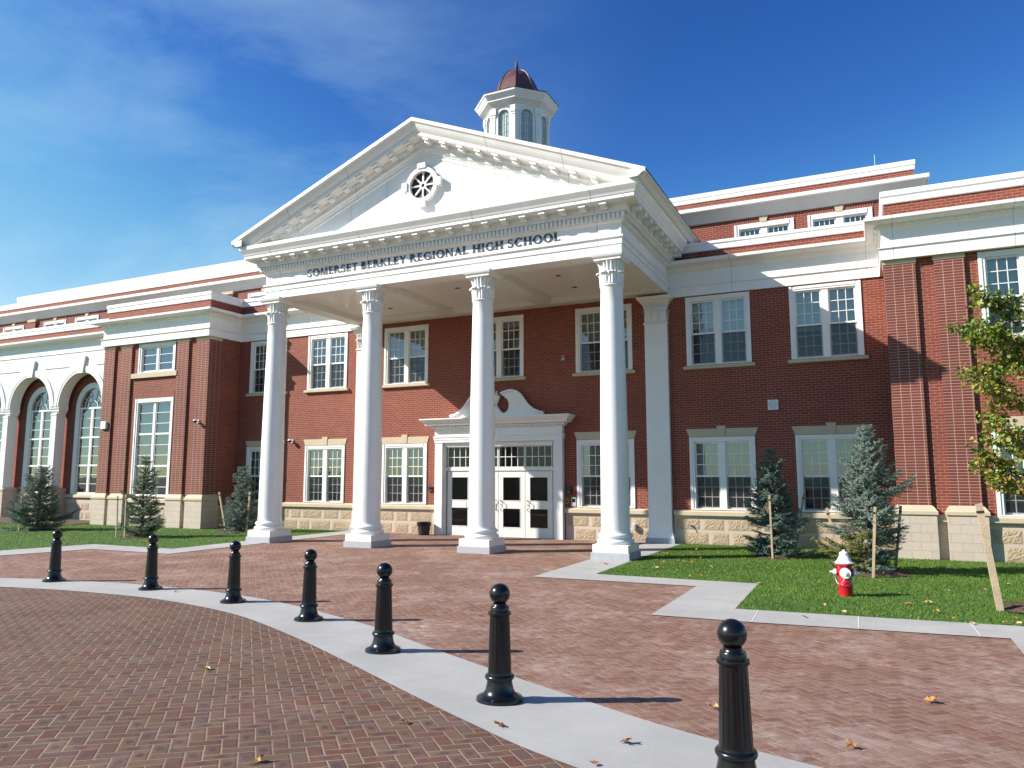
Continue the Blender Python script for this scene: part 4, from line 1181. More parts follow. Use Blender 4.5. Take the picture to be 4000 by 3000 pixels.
g = MB(); g.tube([(0.02, FY - .2, AP), (0.02, FY - .2, AP + .22)], .008, 5); g.build('lightning_rod', 'metal', B)

# --- caulked seams between the trim panels
M['seam'] = mat('trim_seam', (.36, .35, .33), .8)[0]
for x in (-5.0, -1.78, 1.78, 4.98): g = MB(); g.sweep([(x - .005, FY), (x + .005, FY)], [(o + .0025, z) for o, z in PE[1:]], caps=False); g.build('trim_seam', 'seam', E_)
for s in (-1, 1):
    for y in (-3.1, -1.2):
        p_ = [(s * FX, y - .005), (s * FX, y + .005)]
        g = MB(); g.sweep(p_ if s > 0 else p_[::-1], [(o + .0025, z) for o, z in PE[1:]], caps=False); g.build('trim_seam', 'seam', E_)
for x in (-2.45, -1.21, 1.29, 2.55): g = MB(); g.quad((x - .005, FY - .0025, 8.72), (x + .005, FY - .0025, 8.72), (x + .005, FY - .0025, zt(x) - .86), (x - .005, FY - .0025, zt(x) - .86)); g.build('trim_seam', 'seam', PD)
for x in (-4.3, -2.2, 2.2, 4.3):
    vs = []
    for dx in (-.006, .006): vs += [(x + dx, FY - o - .003, zt(x + dx) + dz + .0015) for o, dz in RK[1:]]
    n_k = len(RK) - 1
    g = MB(); g.mesh(vs, [(q, n_k + q, n_k + q + 1, q + 1) for q in range(n_k - 1)]); g.build('trim_seam', 'seam', PD)
EN = entab()
for xs, y0 in (((-16.2, -13.9, -11.5, 11.42, 13.87, 16.2), -1.6), ((-9.9, -7.9, 7.38, 10.83), 0.0)):
    for x in xs:
        g = MB(); g.sweep([(x - .005, y0), (x + .005, y0)], [(o + .0025, z) for o, z in EN], caps=False); g.build('trim_seam', 'seam', B)

# --- lettering on the frieze
def strokes(ch):
    T, t = .225, .12; S = []; w = 0
    def q(a, b, th): 
        a = Vector(a); b = Vector(b); d = (b - a).normalized(); n = Vector((-d.y, d.x)) * th / 2
        S.append([tuple(a - n), tuple(b - n), tuple(b + n), tuple(a + n)])
    def bar(x0, x1, z0, z1): S.append([(x0, z0), (x1, z0), (x1, z1), (x0, z1)])
    def stem(x, th=T, top=True, bot=True):
        bar(x - th / 2, x + th / 2, 0, 1)
        if bot: bar(x - th / 2 - .07, x + th / 2 + .07, 0, .05)
        if top: bar(x - th / 2 - .07, x + th / 2 + .07, .95, 1)
    def arc(cx, cz, rx, rz, a0, a1, th0, th1, n=14):
        for k in range(n):
            u, v = a0 + (a1 - a0) * k / n, a0 + (a1 - a0) * (k + 1) / n
            f = lambda a: th1 + (th0 - th1) * abs(cos(a))
            S.append([(cx + rx * cos(u), cz + rz * sin(u)), (cx + rx * cos(v), cz + rz * sin(v)), (cx + (rx - f(v)) * cos(v), cz + (rz - f(v)) * sin(v)), (cx + (rx - f(u)) * cos(u), cz + (rz - f(u)) * sin(u))])
    if ch == 'I': stem(.18); w = .36
    elif ch == 'L': stem(.18); bar(.18, .60, 0, t); bar(.55, .61, 0, .22); w = .64
    elif ch == 'E': stem(.18); bar(.18, .58, 0, t); bar(.18, .56, 1 - t, 1); bar(.18, .48, .47, .47 + t); bar(.53, .59, 0, .22); bar(.51, .57, .80, 1); bar(.44, .49, .40, .62); w = .64
    elif ch == 'T': stem(.36, top=False); bar(.02, .70, 1 - t, 1); bar(.02, .08, .80, 1); bar(.64, .70, .80, 1); w = .72
    elif ch == 'H': stem(.18); stem(.70); bar(.18, .70, .47, .47 + t); w = .88
    elif ch == 'N': stem(.15, t, bot=True); stem(.76, t, bot=False); q((.12, .98), (.76, .03), T); w = .90
    elif ch == 'M': q((.12, .02), (.20, .98), t); bar(.02, .24, 0, .05); q((.20, .98), (.50, .05), T); q((.50, .05), (.80, .98), t); q((.84, .02), (.80, .98), T); bar(.70, .98, 0, .05); w = 1.0
    elif ch == 'A': q((.14, .02), (.42, .99), t); q((.42, .99), (.70, .02), T); bar(.22, .62, .30, .30 + t * .9); bar(.03, .25, 0, .05); bar(.57, .83, 0, .05); w = .84
    elif ch == 'Y': q((.12, .98), (.38, .48), T); q((.66, .98), (.40, .48), t); bar(.38 - T / 2, .38 + T / 2, 0, .5); bar(.25, .52, 0, .05); bar(.0, .26, .95, 1); bar(.54, .78, .95, 1); w = .76
    elif ch == 'K': stem(.18); q((.24, .45), (.66, .97), t); q((.33, .55), (.72, .03), T); bar(.55, .78, .95, 1); bar(.60, .85, 0, .05); w = .82
    elif ch == 'O': arc(.47, .5, .46, .52, 0, 2 * pi, T, t, 32); w = .94
    elif ch == 'C': arc(.47, .5, .45, .52, .28 * pi, 1.72 * pi, T, t, 26); bar(.74, .79, .70, .95); w = .82
    elif ch == 'G': arc(.47, .5, .45, .52, .28 * pi, 1.76 * pi, T, t, 26); bar(.74, .79, .70, .95); bar(.66, .66 + T, .04, .44); bar(.56, .92, .40, .45); w = .92
    elif ch == 'B': stem(.18); arc(.30, .74, .28, .26, -pi / 2, pi / 2, T, t); bar(.18, .31, 1 - t, 1); bar(.18, .33, .475, .545); arc(.32, .265, .32, .265, -pi / 2, pi / 2, T, t); bar(.18, .33, 0, t); w = .68
    elif ch == 'R': stem(.18); arc(.30, .73, .30, .27, -pi / 2, pi / 2, T, t); bar(.18, .31, 1 - t, 1); bar(.18, .31, .46, .535); q((.36, .50), (.74, .02), T); bar(.66, .84, 0, .05); w = .80
    elif ch == 'S':
        arc(.30, .745, .25, .265, .22 * pi, 1.5 * pi, .11, t, 16); arc(.30, .265, .27, .275, .5 * pi, -.80 * pi, .12, t, 16)
        bar(.46, .51, .76, .97); bar(.045, .095, .04, .26); w = .62
    return S, w
TXT = 'SOMERSET BERKLEY REGIONAL HIGH SCHOOL'
adv = []; x = 0
for i, ch in enumerate(TXT):
    if ch == ' ': x += .34; continue
    S, w = strokes(ch); adv.append((x, S)); x += w + .07
tot = x - .07
g = MB(); sx = 8.0 / tot; hz = .216; k = 0
for ox, S in adv:
    g = MB()
    for j, p in enumerate(S):
        g.prism([(-3.985 + (ox + u) * sx, 7.678 + v * hz) for u, v in p], FY - .010 - .0003 * j, FY - .002)
    g.build('letter', 'letter', E_)

# ------------------------------------------------------------------ bollards on the curved band
def bollard():
    r = root('bollard', 'x', 'bollard', (0, 0, 0), 'black bollards along the curved concrete band')
    g = MB()
    g.lathe([(.188, 0), (.19, .012), (.186, .03), (.172, .036), (.150, .044), (.128, .062), (.114, .09), (.105, .13), (.100, .165)], n=48); g.build('base', 'black', r)
    g = MB()
    def flute(a, rr, z):
        if not .245 < z < .655: return rr
        k = min(1, (z - .245) / .02, (.655 - z) / .02)
        return rr - .0030 * max(0, k) * (max(0, cos(16 * a)) ** .6)
    pr = [(.100, .165), (.112, .168), (.119, .180), (.119, .192), (.112, .203), (.098, .208)]
    pr += [(.0965 - .016 * (i / 18), .212 + (.666 - .212) * i / 18) for i in range(19)]
    pr += [(.084, .670), (.092, .674), (.095, .685), (.092, .697), (.083, .701), (.076, .703), (.076, .735), (.072, .741), (.060, .744), (.057, .752), (.053, .757), (.053, .765)]
    g.lathe(pr, n=96, rad=flute); g.build('post', 'black', r)
    g = MB(); g.lathe([(.0001, .755)] + [(.0845 * sin(pi - pi * k / 24), .838 + .0845 * cos(pi - pi * k / 24)) for k in range(2, 24)] + [(.0001, .9225)], n=40, cap=False); g.build('ball_finial', 'black', r)
    return r
BP = [(-2.96, -12.26), (-.51, -12.18), (1.78, -12.56), (3.85, -13.26), (5.89, -14.46), (7.87, -15.65), (9.90, -16.70)]
BLAB = ['black ball topped bollard farthest left on the curved band, before the left lawn',
        'second bollard from the left on the curved band, below the thin lawn spruce',
        'third black bollard from the left, standing just before the leftmost column',
        'fourth or middle bollard of the seven, between leftmost and second columns',
        'fifth bollard from the left, in front of the second column and the door',
        'sixth bollard from the left, whole and tall, before the third column',
        'nearest and largest black bollard, cut off by the bottom of the picture']
b0 = bollard()
for i, (x, y) in enumerate(BP):
    b = b0 if i == 0 else copy_tree(b0)
    b.location = (x, y, zg(y) + .008); b.rotation_euler = (0, 0, .37 * i); b['label'] = BLAB[i]

# ------------------------------------------------------------------ fire hydrant
H = root('fire_hydrant', 'red fire hydrant with white bonnet and caps standing on the right lawn', 'fire hydrant', (10.20, -7.98, 0))
g = MB(); g.lathe([(.105, -.03), (.105, .135), (.107, .14), (.118, .145), (.118, .165), (.107, .17), (.103, .18), (.103, .40), (.108, .44), (.125, .468), (.138, .475), (.138, .492), (.12, .494)], n=40)
g.lathe([(.055, 0), (.055, .055)], (0, 0, 0), 20)
B_ = g.build('body', 'red', H)
def barrel(mb, a, z, r0, r1, o0, o1, n=20):
    d = Vector((cos(a), sin(a), 0)); u = Vector((-sin(a), cos(a), 0)); w = Vector((0, 0, 1))
    vs = []
    for o, r in ((o0, r0), (o1, r1)):
        for k in range(n):
            t = 2 * pi * k / n; vs.append(tuple(d * o + u * r * cos(t) + w * (z + r * sin(t))))
    mb.mesh(vs, [(k, (k + 1) % n, n + (k + 1) % n, n + k) for k in range(n)] + [tuple(range(n, 2 * n)), tuple(reversed(range(n)))], 0, True)
fa = atan2(-21.3 + 7.98, 10.68 - 10.20) + .06      # steamer outlet faces the drive
g = MB()
for a, r, o in ((fa, .078, .118), (fa - pi / 2, .055, .128), (fa + pi / 2, .055, .128)): barrel(g, a, .355, r, r, .06, o)
g.build('outlet', 'red', H)
for a, r, o in ((fa, .084, .118), (fa - pi / 2, .052, .128), (fa + pi / 2, .052, .128)):
    g = MB(); barrel(g, a, .355, r, r * .94, o, o + .038); barrel(g, a, .355, r * .5, r * .42, o + .038, o + .052); barrel(g, a, .355, .020, .017, o + .052, o + .095, 5); g.build('cap', 'hyd_white', H)
g = MB(); g.lathe([(.132, .494), (.142, .498), (.142, .512), (.125, .522), (.098, .54), (.092, .56), (.072, .612), (.064, .62), (.064, .66), (.058, .672), (.03, .682), (.022, .685), (.022, .705), (.012, .71), (0, .71)], n=40, rad=lambda a, r, z: r + (.010 * max(0, cos(8 * a)) if .535 < z < .60 else 0)); g.build('bonnet', 'hyd_white', H)
g = MB()
for s in (-1, 1):
    pts = []
    for k in range(13):
        t = k / 12; a = fa + s * pi / 2 * (1 - t); rr = .15 - .02 * t; pts.append((rr * cos(a), rr * sin(a), .32 - .13 * sin(pi * t) - .02 * t))
    g.tube(pts, .0035, 5)
    pts = [(.165 * cos(fa + s * pi / 2) + .02 * sin(pi * k / 8) * cos(fa), .165 * sin(fa + s * pi / 2) + .02 * sin(pi * k / 8) * sin(fa), .33 - .13 * sin(pi * k / 8)) for k in range(9)]
    g.tube(pts, .0035, 5)
g.build('chain', mat('chain_steel', (.30, .30, .30), .45, .8)[0], H)

# ------------------------------------------------------------------ trees
def spruce(label, x, y, h, R, seed, tint=(.095, .150, .125), dens=1.0, z_low=.06, warm=None, lean=(0, 0), squash=1.0):
    r = root('spruce_tree', label, 'spruce tree', (x, y, 0), 'young blue spruces on the lawns')
    rnd = random.Random(seed)
    g = MB(); wood = MB()
    N = 9
    ax = lambda z: Vector((lean[0] * z + .012 * sin(4 * z + seed), lean[1] * z + .012 * cos(3 * z + seed), z))
    g.tube([ax(h * .97 * k / N) - Vector((0, 0, .05 if k == 0 else 0)) for k in range(N + 1)], [.048 * (1 - .88 * k / N) + .004 for k in range(N + 1)], 8)
    g.build('trunk', 'bark', r)
    nv = []; tones = []
    def needles(p0, p1, n, ln, tone):
        d = (p1 - p0); L = d.length
        if L < 1e-4: return
        d /= L; u = d.orthogonal().normalized(); w = d.cross(u)
        for k in range(n):
            t = (k + rnd.random()) / n; a = rnd.uniform(0, 2 * pi)
            o = u * cos(a) + w * sin(a)
            base = p0 + d * (L * t)
            tip = base + (o * rnd.uniform(.7, 1.0) + d * rnd.uniform(.35, .8)).normalized() * ln * rnd.uniform(.75, 1.15) + Vector((0, 0, .004))
            sd_ = d.cross(o).normalized() * ln * .19
            nv.append((base - sd_, base + sd_, tip))
            q = rnd.uniform(.72, 1.32); tones.append(tuple(c * q for c in tone))
    nw = int(h / .118)
    for i in range(nw):
        t = z_low / h + (1 - z_low / h) * (i + rnd.uniform(-.25, .25)) / nw
        t = min(.985, max(.02, t))
        z = t * h
        nb = rnd.choice((6, 7, 8)) if t < .8 else 5
        prof = (1 - t) ** .62 * (1.0 if t > .14 else .80)
        off = rnd.uniform(0, 6.28)
        for k in range(nb):
            az = off + 2 * pi * k / nb + rnd.uniform(-.3, .3)
            L = max(.05, R * prof * rnd.uniform(.58, 1.14))
            if rnd.random() < .10: continue
            L *= .80 + .34 * sin(2.0 * az + seed + 2.2 * t) * cos(7.0 * t + 1.3 * az + seed * .7)
            if rnd.random() < .12: L *= .6
            if rnd.random() < .08: L *= 1.22
            el = radians(rnd.uniform(-4, 16) + 40 * t ** 1.5)
            dirh = Vector((cos(az), sin(az) * squash, 0))
            tone = tint
            if warm and warm(az, t): tone = (.165, .175, .055)
            if rnd.random() < .07: tone = (tone[0] * 1.35, tone[1] * 1.15, tone[2] * 1.0)
            m = 7; pts = []
            for q in range(m + 1):
                s = q / m; pts.append(ax(z) + dirh * (L * s * cos(el)) + Vector((0, 0, L * (s * sin(el) - .20 * s * (1 - s) + .10 * s ** 3))))
            wood.tube(pts, [.010 * (1 - .8 * q / m) * (.6 + L) for q in range(m + 1)], 4)
            for q in range(1, m): needles(pts[q], pts[q + 1], int(dens * 70 * (pts[q + 1] - pts[q]).length) + 2, .038, tone)
            side = dirh.cross(Vector((0, 0, 1)))
            nt_ = max(3, int(L / .042))
            for q in range(nt_):
                s = .20 + .78 * (q + rnd.random() * .7) / nt_
                f = s * m; a = pts[min(m - 1, int(f))].lerp(pts[min(m, int(f) + 1)], f - int(f))
                for sg in (-1, 1):
                    tl = (.07 + .40 * L * (1 - s) ** .9) * rnd.uniform(.6, 1.15)
                    d = (dirh * rnd.uniform(.55, .95) + side * sg * rnd.uniform(.55, .95) + Vector((0, 0, rnd.uniform(-.22, .30)))).normalized()
                    b = a + d * tl; c = b + (d + dirh * .5 + Vector((0, 0, .25))).normalized() * tl * .35
                    needles(a, b, int(dens * 75 * tl) + 2, .036, tone); needles(b, c, int(dens * 32 * tl) + 2, .034, tone)
                    if tl > .13:
                        for _ in range(2):
                            s2 = rnd.uniform(.35, .9); a2 = a.lerp(b, s2); d2 = (d + side * rnd.uniform(-.8, .8) + Vector((0, 0, rnd.uniform(-.3, .4)))).normalized()
                            needles(a2, a2 + d2 * tl * .4, int(dens * 30 * tl) + 2, .034, tone)
    top = ax(h * .95); needles(top, ax(h * 1.0), 26, .035, tint); needles(ax(h * .82), top, 60, .036, tint)
    c = MB(); n = len(nv)
    c.v = [tuple(p) for tri in nv for p in tri]; c.f = [(3 * i, 3 * i + 1, 3 * i + 2) for i in range(n)]; c.m = [0] * n; c.sm = [False] * n
    k0 = len(c.v); c.v += wood.v; c.f += [tuple(k0 + i for i in f) for f in wood.f]; c.m += [1] * len(wood.f); c.sm += wood.sm
    tones += [(.1, .08, .06)] * len(wood.f)
    c.build('crown', ['needle', 'bark'], r, tones=tones)
    return r
spruce('shorter dark green spruce between the two right hand ground floor windows', 8.50, -2.45, 2.54, 1.05, 11, (.120, .185, .150), 1.4)
spruce('taller silvery blue spruce with yellow lower branches behind the fire hydrant', 10.56, -4.72, 2.92, 1.06, 23, (.165, .220, .178), 1.4, warm=lambda a, t: t < .24 and 2.0 < (a % 6.283) < 4.9)
spruce('wide low spruce at far left in front of the white arches', -15.85, -4.5, 2.25, 1.35, 5, (.115, .175, .130), 1.0, lean=(.05, 0))
spruce('thin drooping spruce on the left lawn before the tall curtained window', -9.95, -4.95, 2.55, .90, 37, (.125, .180, .110), 1.0)
spruce('bushy spruce half hidden behind the leftmost portico column', -8.75, -2.05, 2.25, .92, 41, (.115, .175, .135), 1.1)

def leafy(label, x, y, seed):
    r = root('broadleaf_tree', label, 'tree', (x, y, 0))
    rnd = random.Random(seed)
    g = MB()
    tr = [Vector((0, 0, -.05)), Vector((.01, 0, .8)), Vector((-.02, .02, 1.6)), Vector((.0, .0, 2.6)), Vector((.03, 0, 3.6)), Vector((0, .02, 4.6))]
    g.tube(tr, [.060, .052, .046, .034, .022, .008], 10)
    limbs = []
    for i in range(26):
        z = 1.35 + 2.95 * (i + rnd.random()) / 26
        a = i * 2.4 + rnd.uniform(-.4, .4)
        L = rnd.uniform(.60, 1.0) * (1.0 - .40 * abs((z - 2.8) / 2.2))
        up = rnd.uniform(.25, .75)
        b = Vector((0, 0, z)); e = b + Vector((cos(a) * L, sin(a) * L, up * L)); mdl = b.lerp(e, .5) + Vector((0, 0, -.05))
        g.tube([b, mdl, e], [.016, .011, .004], 5); limbs.append((b, mdl, e))
        for _ in range(3):
            t = rnd.uniform(.35, .9); s = b.lerp(e, t); d = Vector((rnd.uniform(-1, 1), rnd.uniform(-1, 1), rnd.uniform(-.3, .9))).normalized() * rnd.uniform(.2, .42)
            g.tube([s, s + d], [.006, .003], 4); limbs.append((s, s + d * .5, s + d))
    # twigs that reach out past the crown's left edge, as in the picture
    for ex, ez in ((-.92, 4.20), (-.85, 3.45), (-.62, 2.52), (-.60, 2.2), (-.55, 1.95), (-.75, 4.0), (-.48, 4.55)):
        b = Vector((-.1, 0, ez - .45)); e = Vector((ex, rnd.uniform(-.15, .15), ez)); g.tube([b, b.lerp(e, .5) + Vector((0, 0, -.04)), e], [.010, .007, .003], 5); limbs.append((b, b.lerp(e, .5), e)); limbs.append((b.lerp(e, .5), b.lerp(e, .8), e))
    g.build('trunk', 'bark', r)
    vs = []; fs = []; tn = []
    for (b, m_, e) in limbs:
        L = (e - b).length
        for q in range(int(24 + L * 92)):
            t = rnd.uniform(.15, 1.02); p = b.lerp(e, t) + Vector((rnd.gauss(0, .05), rnd.gauss(0, .05), rnd.gauss(0, .05)))
            d = Vector((rnd.uniform(-1, 1), rnd.uniform(-1, 1), rnd.uniform(-1.1, .2))).normalized(); n = Vector((rnd.gauss(0, .7), rnd.gauss(0, .7), 1)).normalized()
            s = d.cross(n).normalized(); n = s.cross(d)
            l = rnd.uniform(.045, .09); w = l * rnd.uniform(.36, .5); st = p + d * .02
            k = len(vs)
            fold = n * w * rnd.uniform(.1, .6); curl = -n * l * rnd.uniform(0, .3)
            vs += [st, st + d * l * .3 + s * w * .85 + fold, st + d * l * .62 + s * w * .8 + fold + curl * .3, st + d * l + curl, st + d * l * .62 - s * w * .8 + fold + curl * .3, st + d * l * .3 - s * w * .85 + fold, st + d * l * .5 + curl * .2]
            fs += [(k, k + 1, k + 6), (k + 1, k + 2, k + 6), (k + 2, k + 3, k + 6), (k + 3, k + 4, k + 6), (k + 4, k + 5, k + 6), (k + 5, k, k + 6)]
            u = rnd.random(); z = p.z
            g1 = .60 if z > 3.4 else .38
            c = (.135, .215, .030) if u < g1 else ((.30, .31, .05) if u < g1 + .34 else ((.36, .23, .06) if u < .95 else (.20, .11, .045)))
            if z > 4 and u > .8: c = (.10, .17, .025)
            f = rnd.uniform(.75, 1.3); tn += [tuple(q_ * f for q_ in c)] * 6
    mb = MB(); mb.v = [tuple(v) for v in vs]; mb.f = fs; mb.m = [0] * len(fs); mb.sm = [True] * len(fs)
    mb.build('crown', 'leaf', r, tones=tn)
leafy('young leafy tree turning yellow and brown at the right edge of the picture', 12.86, -8.2, 9)

# mulch rings
def mulch(x, y, r, seed, sq=1.0):
    rnd = random.Random(seed); g = MB(); n = 26; rings = 6; vs = []; fs = []
    for j in range(rings + 1):
        for i in range(n):
            a = 2 * pi * i / n; f = j / rings
            rr = r * f * (1 + .07 * sin(3 * a + seed) + .05 * sin(7 * a)); vs.append((x + rr * cos(a), y + rr * sin(a) * sq, .008 + .055 * (1 - f ** 2) + (rnd.uniform(-.012, .016) if j < rings else 0)))
    for j in range(rings):
        for i in range(n): i2 = (i + 1) % n; fs.append((j * n + i, j * n + i2, (j + 1) * n + i2, (j + 1) * n + i))
    g.mesh(vs, fs, 0)
    for _ in range(int(220 * r)):
        a = rnd.uniform(0, 6.28); q = r * sqrt(rnd.random()) * .98; cx, cy = x + q * cos(a), y + q * sin(a) * sq; d = Vector((rnd.uniform(-1, 1), rnd.uniform(-1, 1), rnd.uniform(-.3, .5))).normalized() * rnd.uniform(.02, .05); s = d.cross(Vector((0, 0, 1))).normalized() * .008
        p = Vector((cx, cy, .05 * (1 - (q / r) ** 2) + .022)); g.quad(p - d - s, p + d - s, p + d + s, p - d + s)
    tag(g.build('mulch', 'mulch'), kind='stuff')
for i, a in enumerate(((8.53, -2.55, .55, 1.0), (10.58, -4.85, .66, 1.0), (12.86, -8.2, .66, 1.0), (-9.93, -5.1, .62, 1.0), (-8.85, -2.15, .72, 1.0), (-15.7, -4.5, .5, 1.0))): mulch(*a[:3], i + 2, a[3])
g = MB(); rnd = random.Random(6)
pl = [(-17.5, -2.1), (-17.5, -.1), (-33, -.1), (-33, -2.6), (-28, -2.8), (-23, -2.5), (-20, -2.6)]
g.slab(list(reversed(pl)), -.02, .03)
tag(g.build('mulch', 'mulch'), kind='stuff')

# wooden stakes
def stake(label, a, b, w=.042):
    r = root('wooden_stake', label, 'stake', a, 'wooden stakes holding the young trees')
    d = Vector(b) - Vector(a); L = d.length; d.normalize()
    u = d.cross(Vector((0, 1, 0))).normalized(); v = d.cross(u)
    g = MB(); k = w / 2
    P = lambda s, t, z: tuple(u * s + v * t + d * z)
    vs = [P(-k, -k, -.08), P(k, -k, -.08), P(k, k, -.08), P(-k, k, -.08), P(-k, -k, L), P(k, -k, L - .006), P(k, k, L), P(-k, k, L - .01)]
    g.mesh(vs, [(0, 1, 2, 3), (7, 6, 5, 4), (0, 4, 5, 1), (1, 5, 6, 2), (2, 6, 7, 3), (3, 7, 4, 0)]); g.build('post', 'wood', r)
    g = MB(); k2 = k + .004
    vs = [P(s * k2, t * k2, L - z) for z in (.135, .10) for s, t in ((-1, -1), (1, -1), (1, 1), (-1, 1))]
    g.mesh(vs, [(0, 1, 5, 4), (1, 2, 6, 5), (2, 3, 7, 6), (3, 0, 4, 7)]); g.build('strap', 'black_plastic', r)
stake('upright wooden stake in front of the shorter spruce between the windows', (8.53, -3.08, 0), (8.52, -3.1, 1.455))
stake('wooden stake mostly hidden behind left side of the shorter right lawn spruce', (8.14, -1.8, 0), (8.07, -1.75, 1.47))
stake('outward leaning stake behind right side of the shorter right lawn spruce', (8.90, -1.85, 0), (9.16, -1.78, 1.47))
stake('upright pale stake in front of the taller blue spruce near hydrant', (10.59, -5.55, 0), (10.69, -5.5, 1.31), .048)
stake('pale stake leaning left beside the taller blue spruce, above the hydrant', (10.03, -4.4, 0), (9.79, -4.4, 1.23), .055)
stake('shaded stake behind the taller blue spruce, against the brick pier base', (11.0, -4.0, 0), (11.165, -4.0, 1.285), .05)
stake('thick weathered stake leaning left beside the yellowing tree at right edge', (12.21, -8.5, 0), (12.045, -8.5, 1.485), .085)
stake('stake leaning left of the spruce half hidden by the leftmost column', (-9.25, -2.2, 0), (-9.65, -2.2, 1.345), .055)
stake('stake leaning right in front of spruce behind the leftmost column', (-8.34, -2.2, 0), (-8.235, -2.2, 1.36), .055)
stake('thin stake left of the drooping spruce on the left lawn', (-10.42, -5.45, 0), (-10.48, -5.45, 1.28), .035)
stake('thin stake in front of the drooping spruce on the left lawn', (-9.98, -5.5, 0), (-10.02, -5.5, 1.33), .035)
stake('thin dark stake by the wide low spruce near the arches', (-16.0, -5.0, 0), (-16.0, -5.0, 1.2), .035)

# ------------------------------------------------------------------ things fixed to the walls
r = root('loudspeaker', 'square white wall loudspeaker on the brick between upper and lower right windows', 'loudspeaker', (8.348, 0, 3.806))
g = MB(); g.box(-.135, .135, -.06, -.001, -.135, .135); g.build('housing', 'plastic_white', r)
g = MB(); g.lathe([(.0, 0), (.105, 0)], (0, 0, 0), 28)
g = MB()
for q in (.03, .055, .08, .105): 
    for k in range(32):
        a, b = 2 * pi * k / 32, 2 * pi * (k + 1) / 32
        g.quad(*[((q + d) * cos(t), -.064, (q + d) * sin(t)) for d, t in ((0, a), (0, b), (.010, b), (.010, a))])
g.build('grille', 'grey', r)
r = root('wall_box', 'white square box on the outermost brick pier of the left wing', 'wall box', (-16.70, -1.55, 3.89))
g = MB(); g.bbox(-.16, .16, -.09, -.001, -.145, .145, .012); g.build('housing', 'plastic_white', r); g = MB(); g.box(-.12, .12, -.096, -.091, -.10, .10); g.build('cover', 'plastic_white', r)
def camera_dome(label, x, y, z):
    r = root('security_camera', label, 'security camera', (x, y, z), 'security cameras on the brick walls')
    g = MB(); g.box(-.05, .05, -.04, -.001, -.06, .06); g.tube([(0, -.04, 0), (0, -.12, .03)], .022, 8); g.build('bracket', 'plastic_white', r)
    g = MB(); g.lathe([(.0, .055), (.05, .05), (.075, .03), (.08, .0)], (0, -.15, .01), 20); g.build('housing', 'plastic_white', r)
    g = MB(); g.lathe([(.074, .0), (.06, -.045), (.03, -.068), (0, -.075)], (0, -.15, .01), 20); g.build('lens_dome', 'black', r)
camera_dome('white dome security camera on the left wing pier beside the tall window', -11.55, -1.55, 3.88)
camera_dome('white dome security camera on brick wall right of the leftmost column', -8.45, 0, 3.16)
def panel(name, label, cat, x, z, w, h, d, m, extra=None):
    r = root(name, label, cat, (x, 0, z)); g = MB(); g.bbox(-w / 2, w / 2, -d, -.001, -h / 2, h / 2, .006); g.build('housing', m, r)
    g = MB(); g.box(-w * .32, w * .32, -d - .004, -d, -h * .05, h * .3); g.build('cover', 'black' if m != 'plastic_white' else 'plastic_white', r)
    if extra: g = MB(); g.lathe([(.0, 0), (.018, 0), (.018, .02), (.0, .02)], (0, -d - .006, -h * .3), 12); g.build('button', extra, r)
panel('intercom', 'small dark intercom box on brick left of the entrance surround', 'intercom', -2.475, 1.465, .15, .16, .06, 'black_plastic', 'metal')
panel('intercom', 'small dark intercom box on brick right of the entrance surround', 'intercom', 2.40, 1.455, .17, .20, .07, 'black_plastic', 'metal')
panel('wall_plate', 'grey metal plate low on the brick right of the entrance', 'plate', 2.54, 1.12, .17, .28, .02, 'grey')
panel('strobe_light', 'small grey wall fixture between centre and right upper portico windows', 'wall light', 2.24, 5.51, .10, .15, .06, 'grey')
r = root('hose_connection', 'round brass hose connection beside the grey plate at the entrance', 'hose connection', (2.335, 0, 1.13)); g = MB(); barrel(g, -pi / 2, 0, .07, .065, .0, .03, 20); g.build('collar', 'brass', r); g = MB(); barrel(g, -pi / 2, 0, .045, .042, .03, .08, 16); g.build('cap', 'black_plastic', r)
r = root('outlet_box', 'small white outlet box on stone base left of the right pilaster', 'outlet box', (4.415, -.025, .44)); g = MB(); g.bbox(-.05, .05, -.10, -.001, -.08, .08, .006); g.build('housing', 'plastic_white', r); g = MB(); g.box(-.04, .04, -.112, -.1005, -.07, .07); g.build('cover', 'grey', r)
r = root('hose_bib', 'small metal water tap on stone base right of the right pilaster', 'water tap', (5.98, -.03, .54)); g = MB(); g.tube([(0, 0, 0), (0, -.07, 0), (.0, -.10, -.02), (0, -.105, -.06)], .014, 8); g.build('spout', 'metal', r); g = MB(); g.lathe([(.0, 0), (.035, 0), (.035, .012), (0, .012)], (0, -.06, .03), 14); g.build('handle', 'grey', r)
for lab, x, y in (('front recessed light in portico ceiling above the two rightmost columns', 3.2, -2.75), ('rear recessed light in portico ceiling near the right upper window', 3.16, -1.37), ('recessed light in the middle bay of the portico ceiling', .03, -2.75), ('recessed light in the left bay of the portico ceiling', -3.27, -1.4)):
    r = root('recessed_light', lab, 'ceiling light', (x, y, 7.344), 'recessed lights in the portico ceiling')
    g = MB(); g.lathe([(.085, 0), (.105, -.002), (.105, -.010), (.085, -.014)], n=24, cap=False); g.build('trim_ring', 'plastic_white', r)
    g = MB(); g.lathe([(.0, -.004), (.085, -.004)], n=24, cap=False); g.build('lamp', 'dark', r)
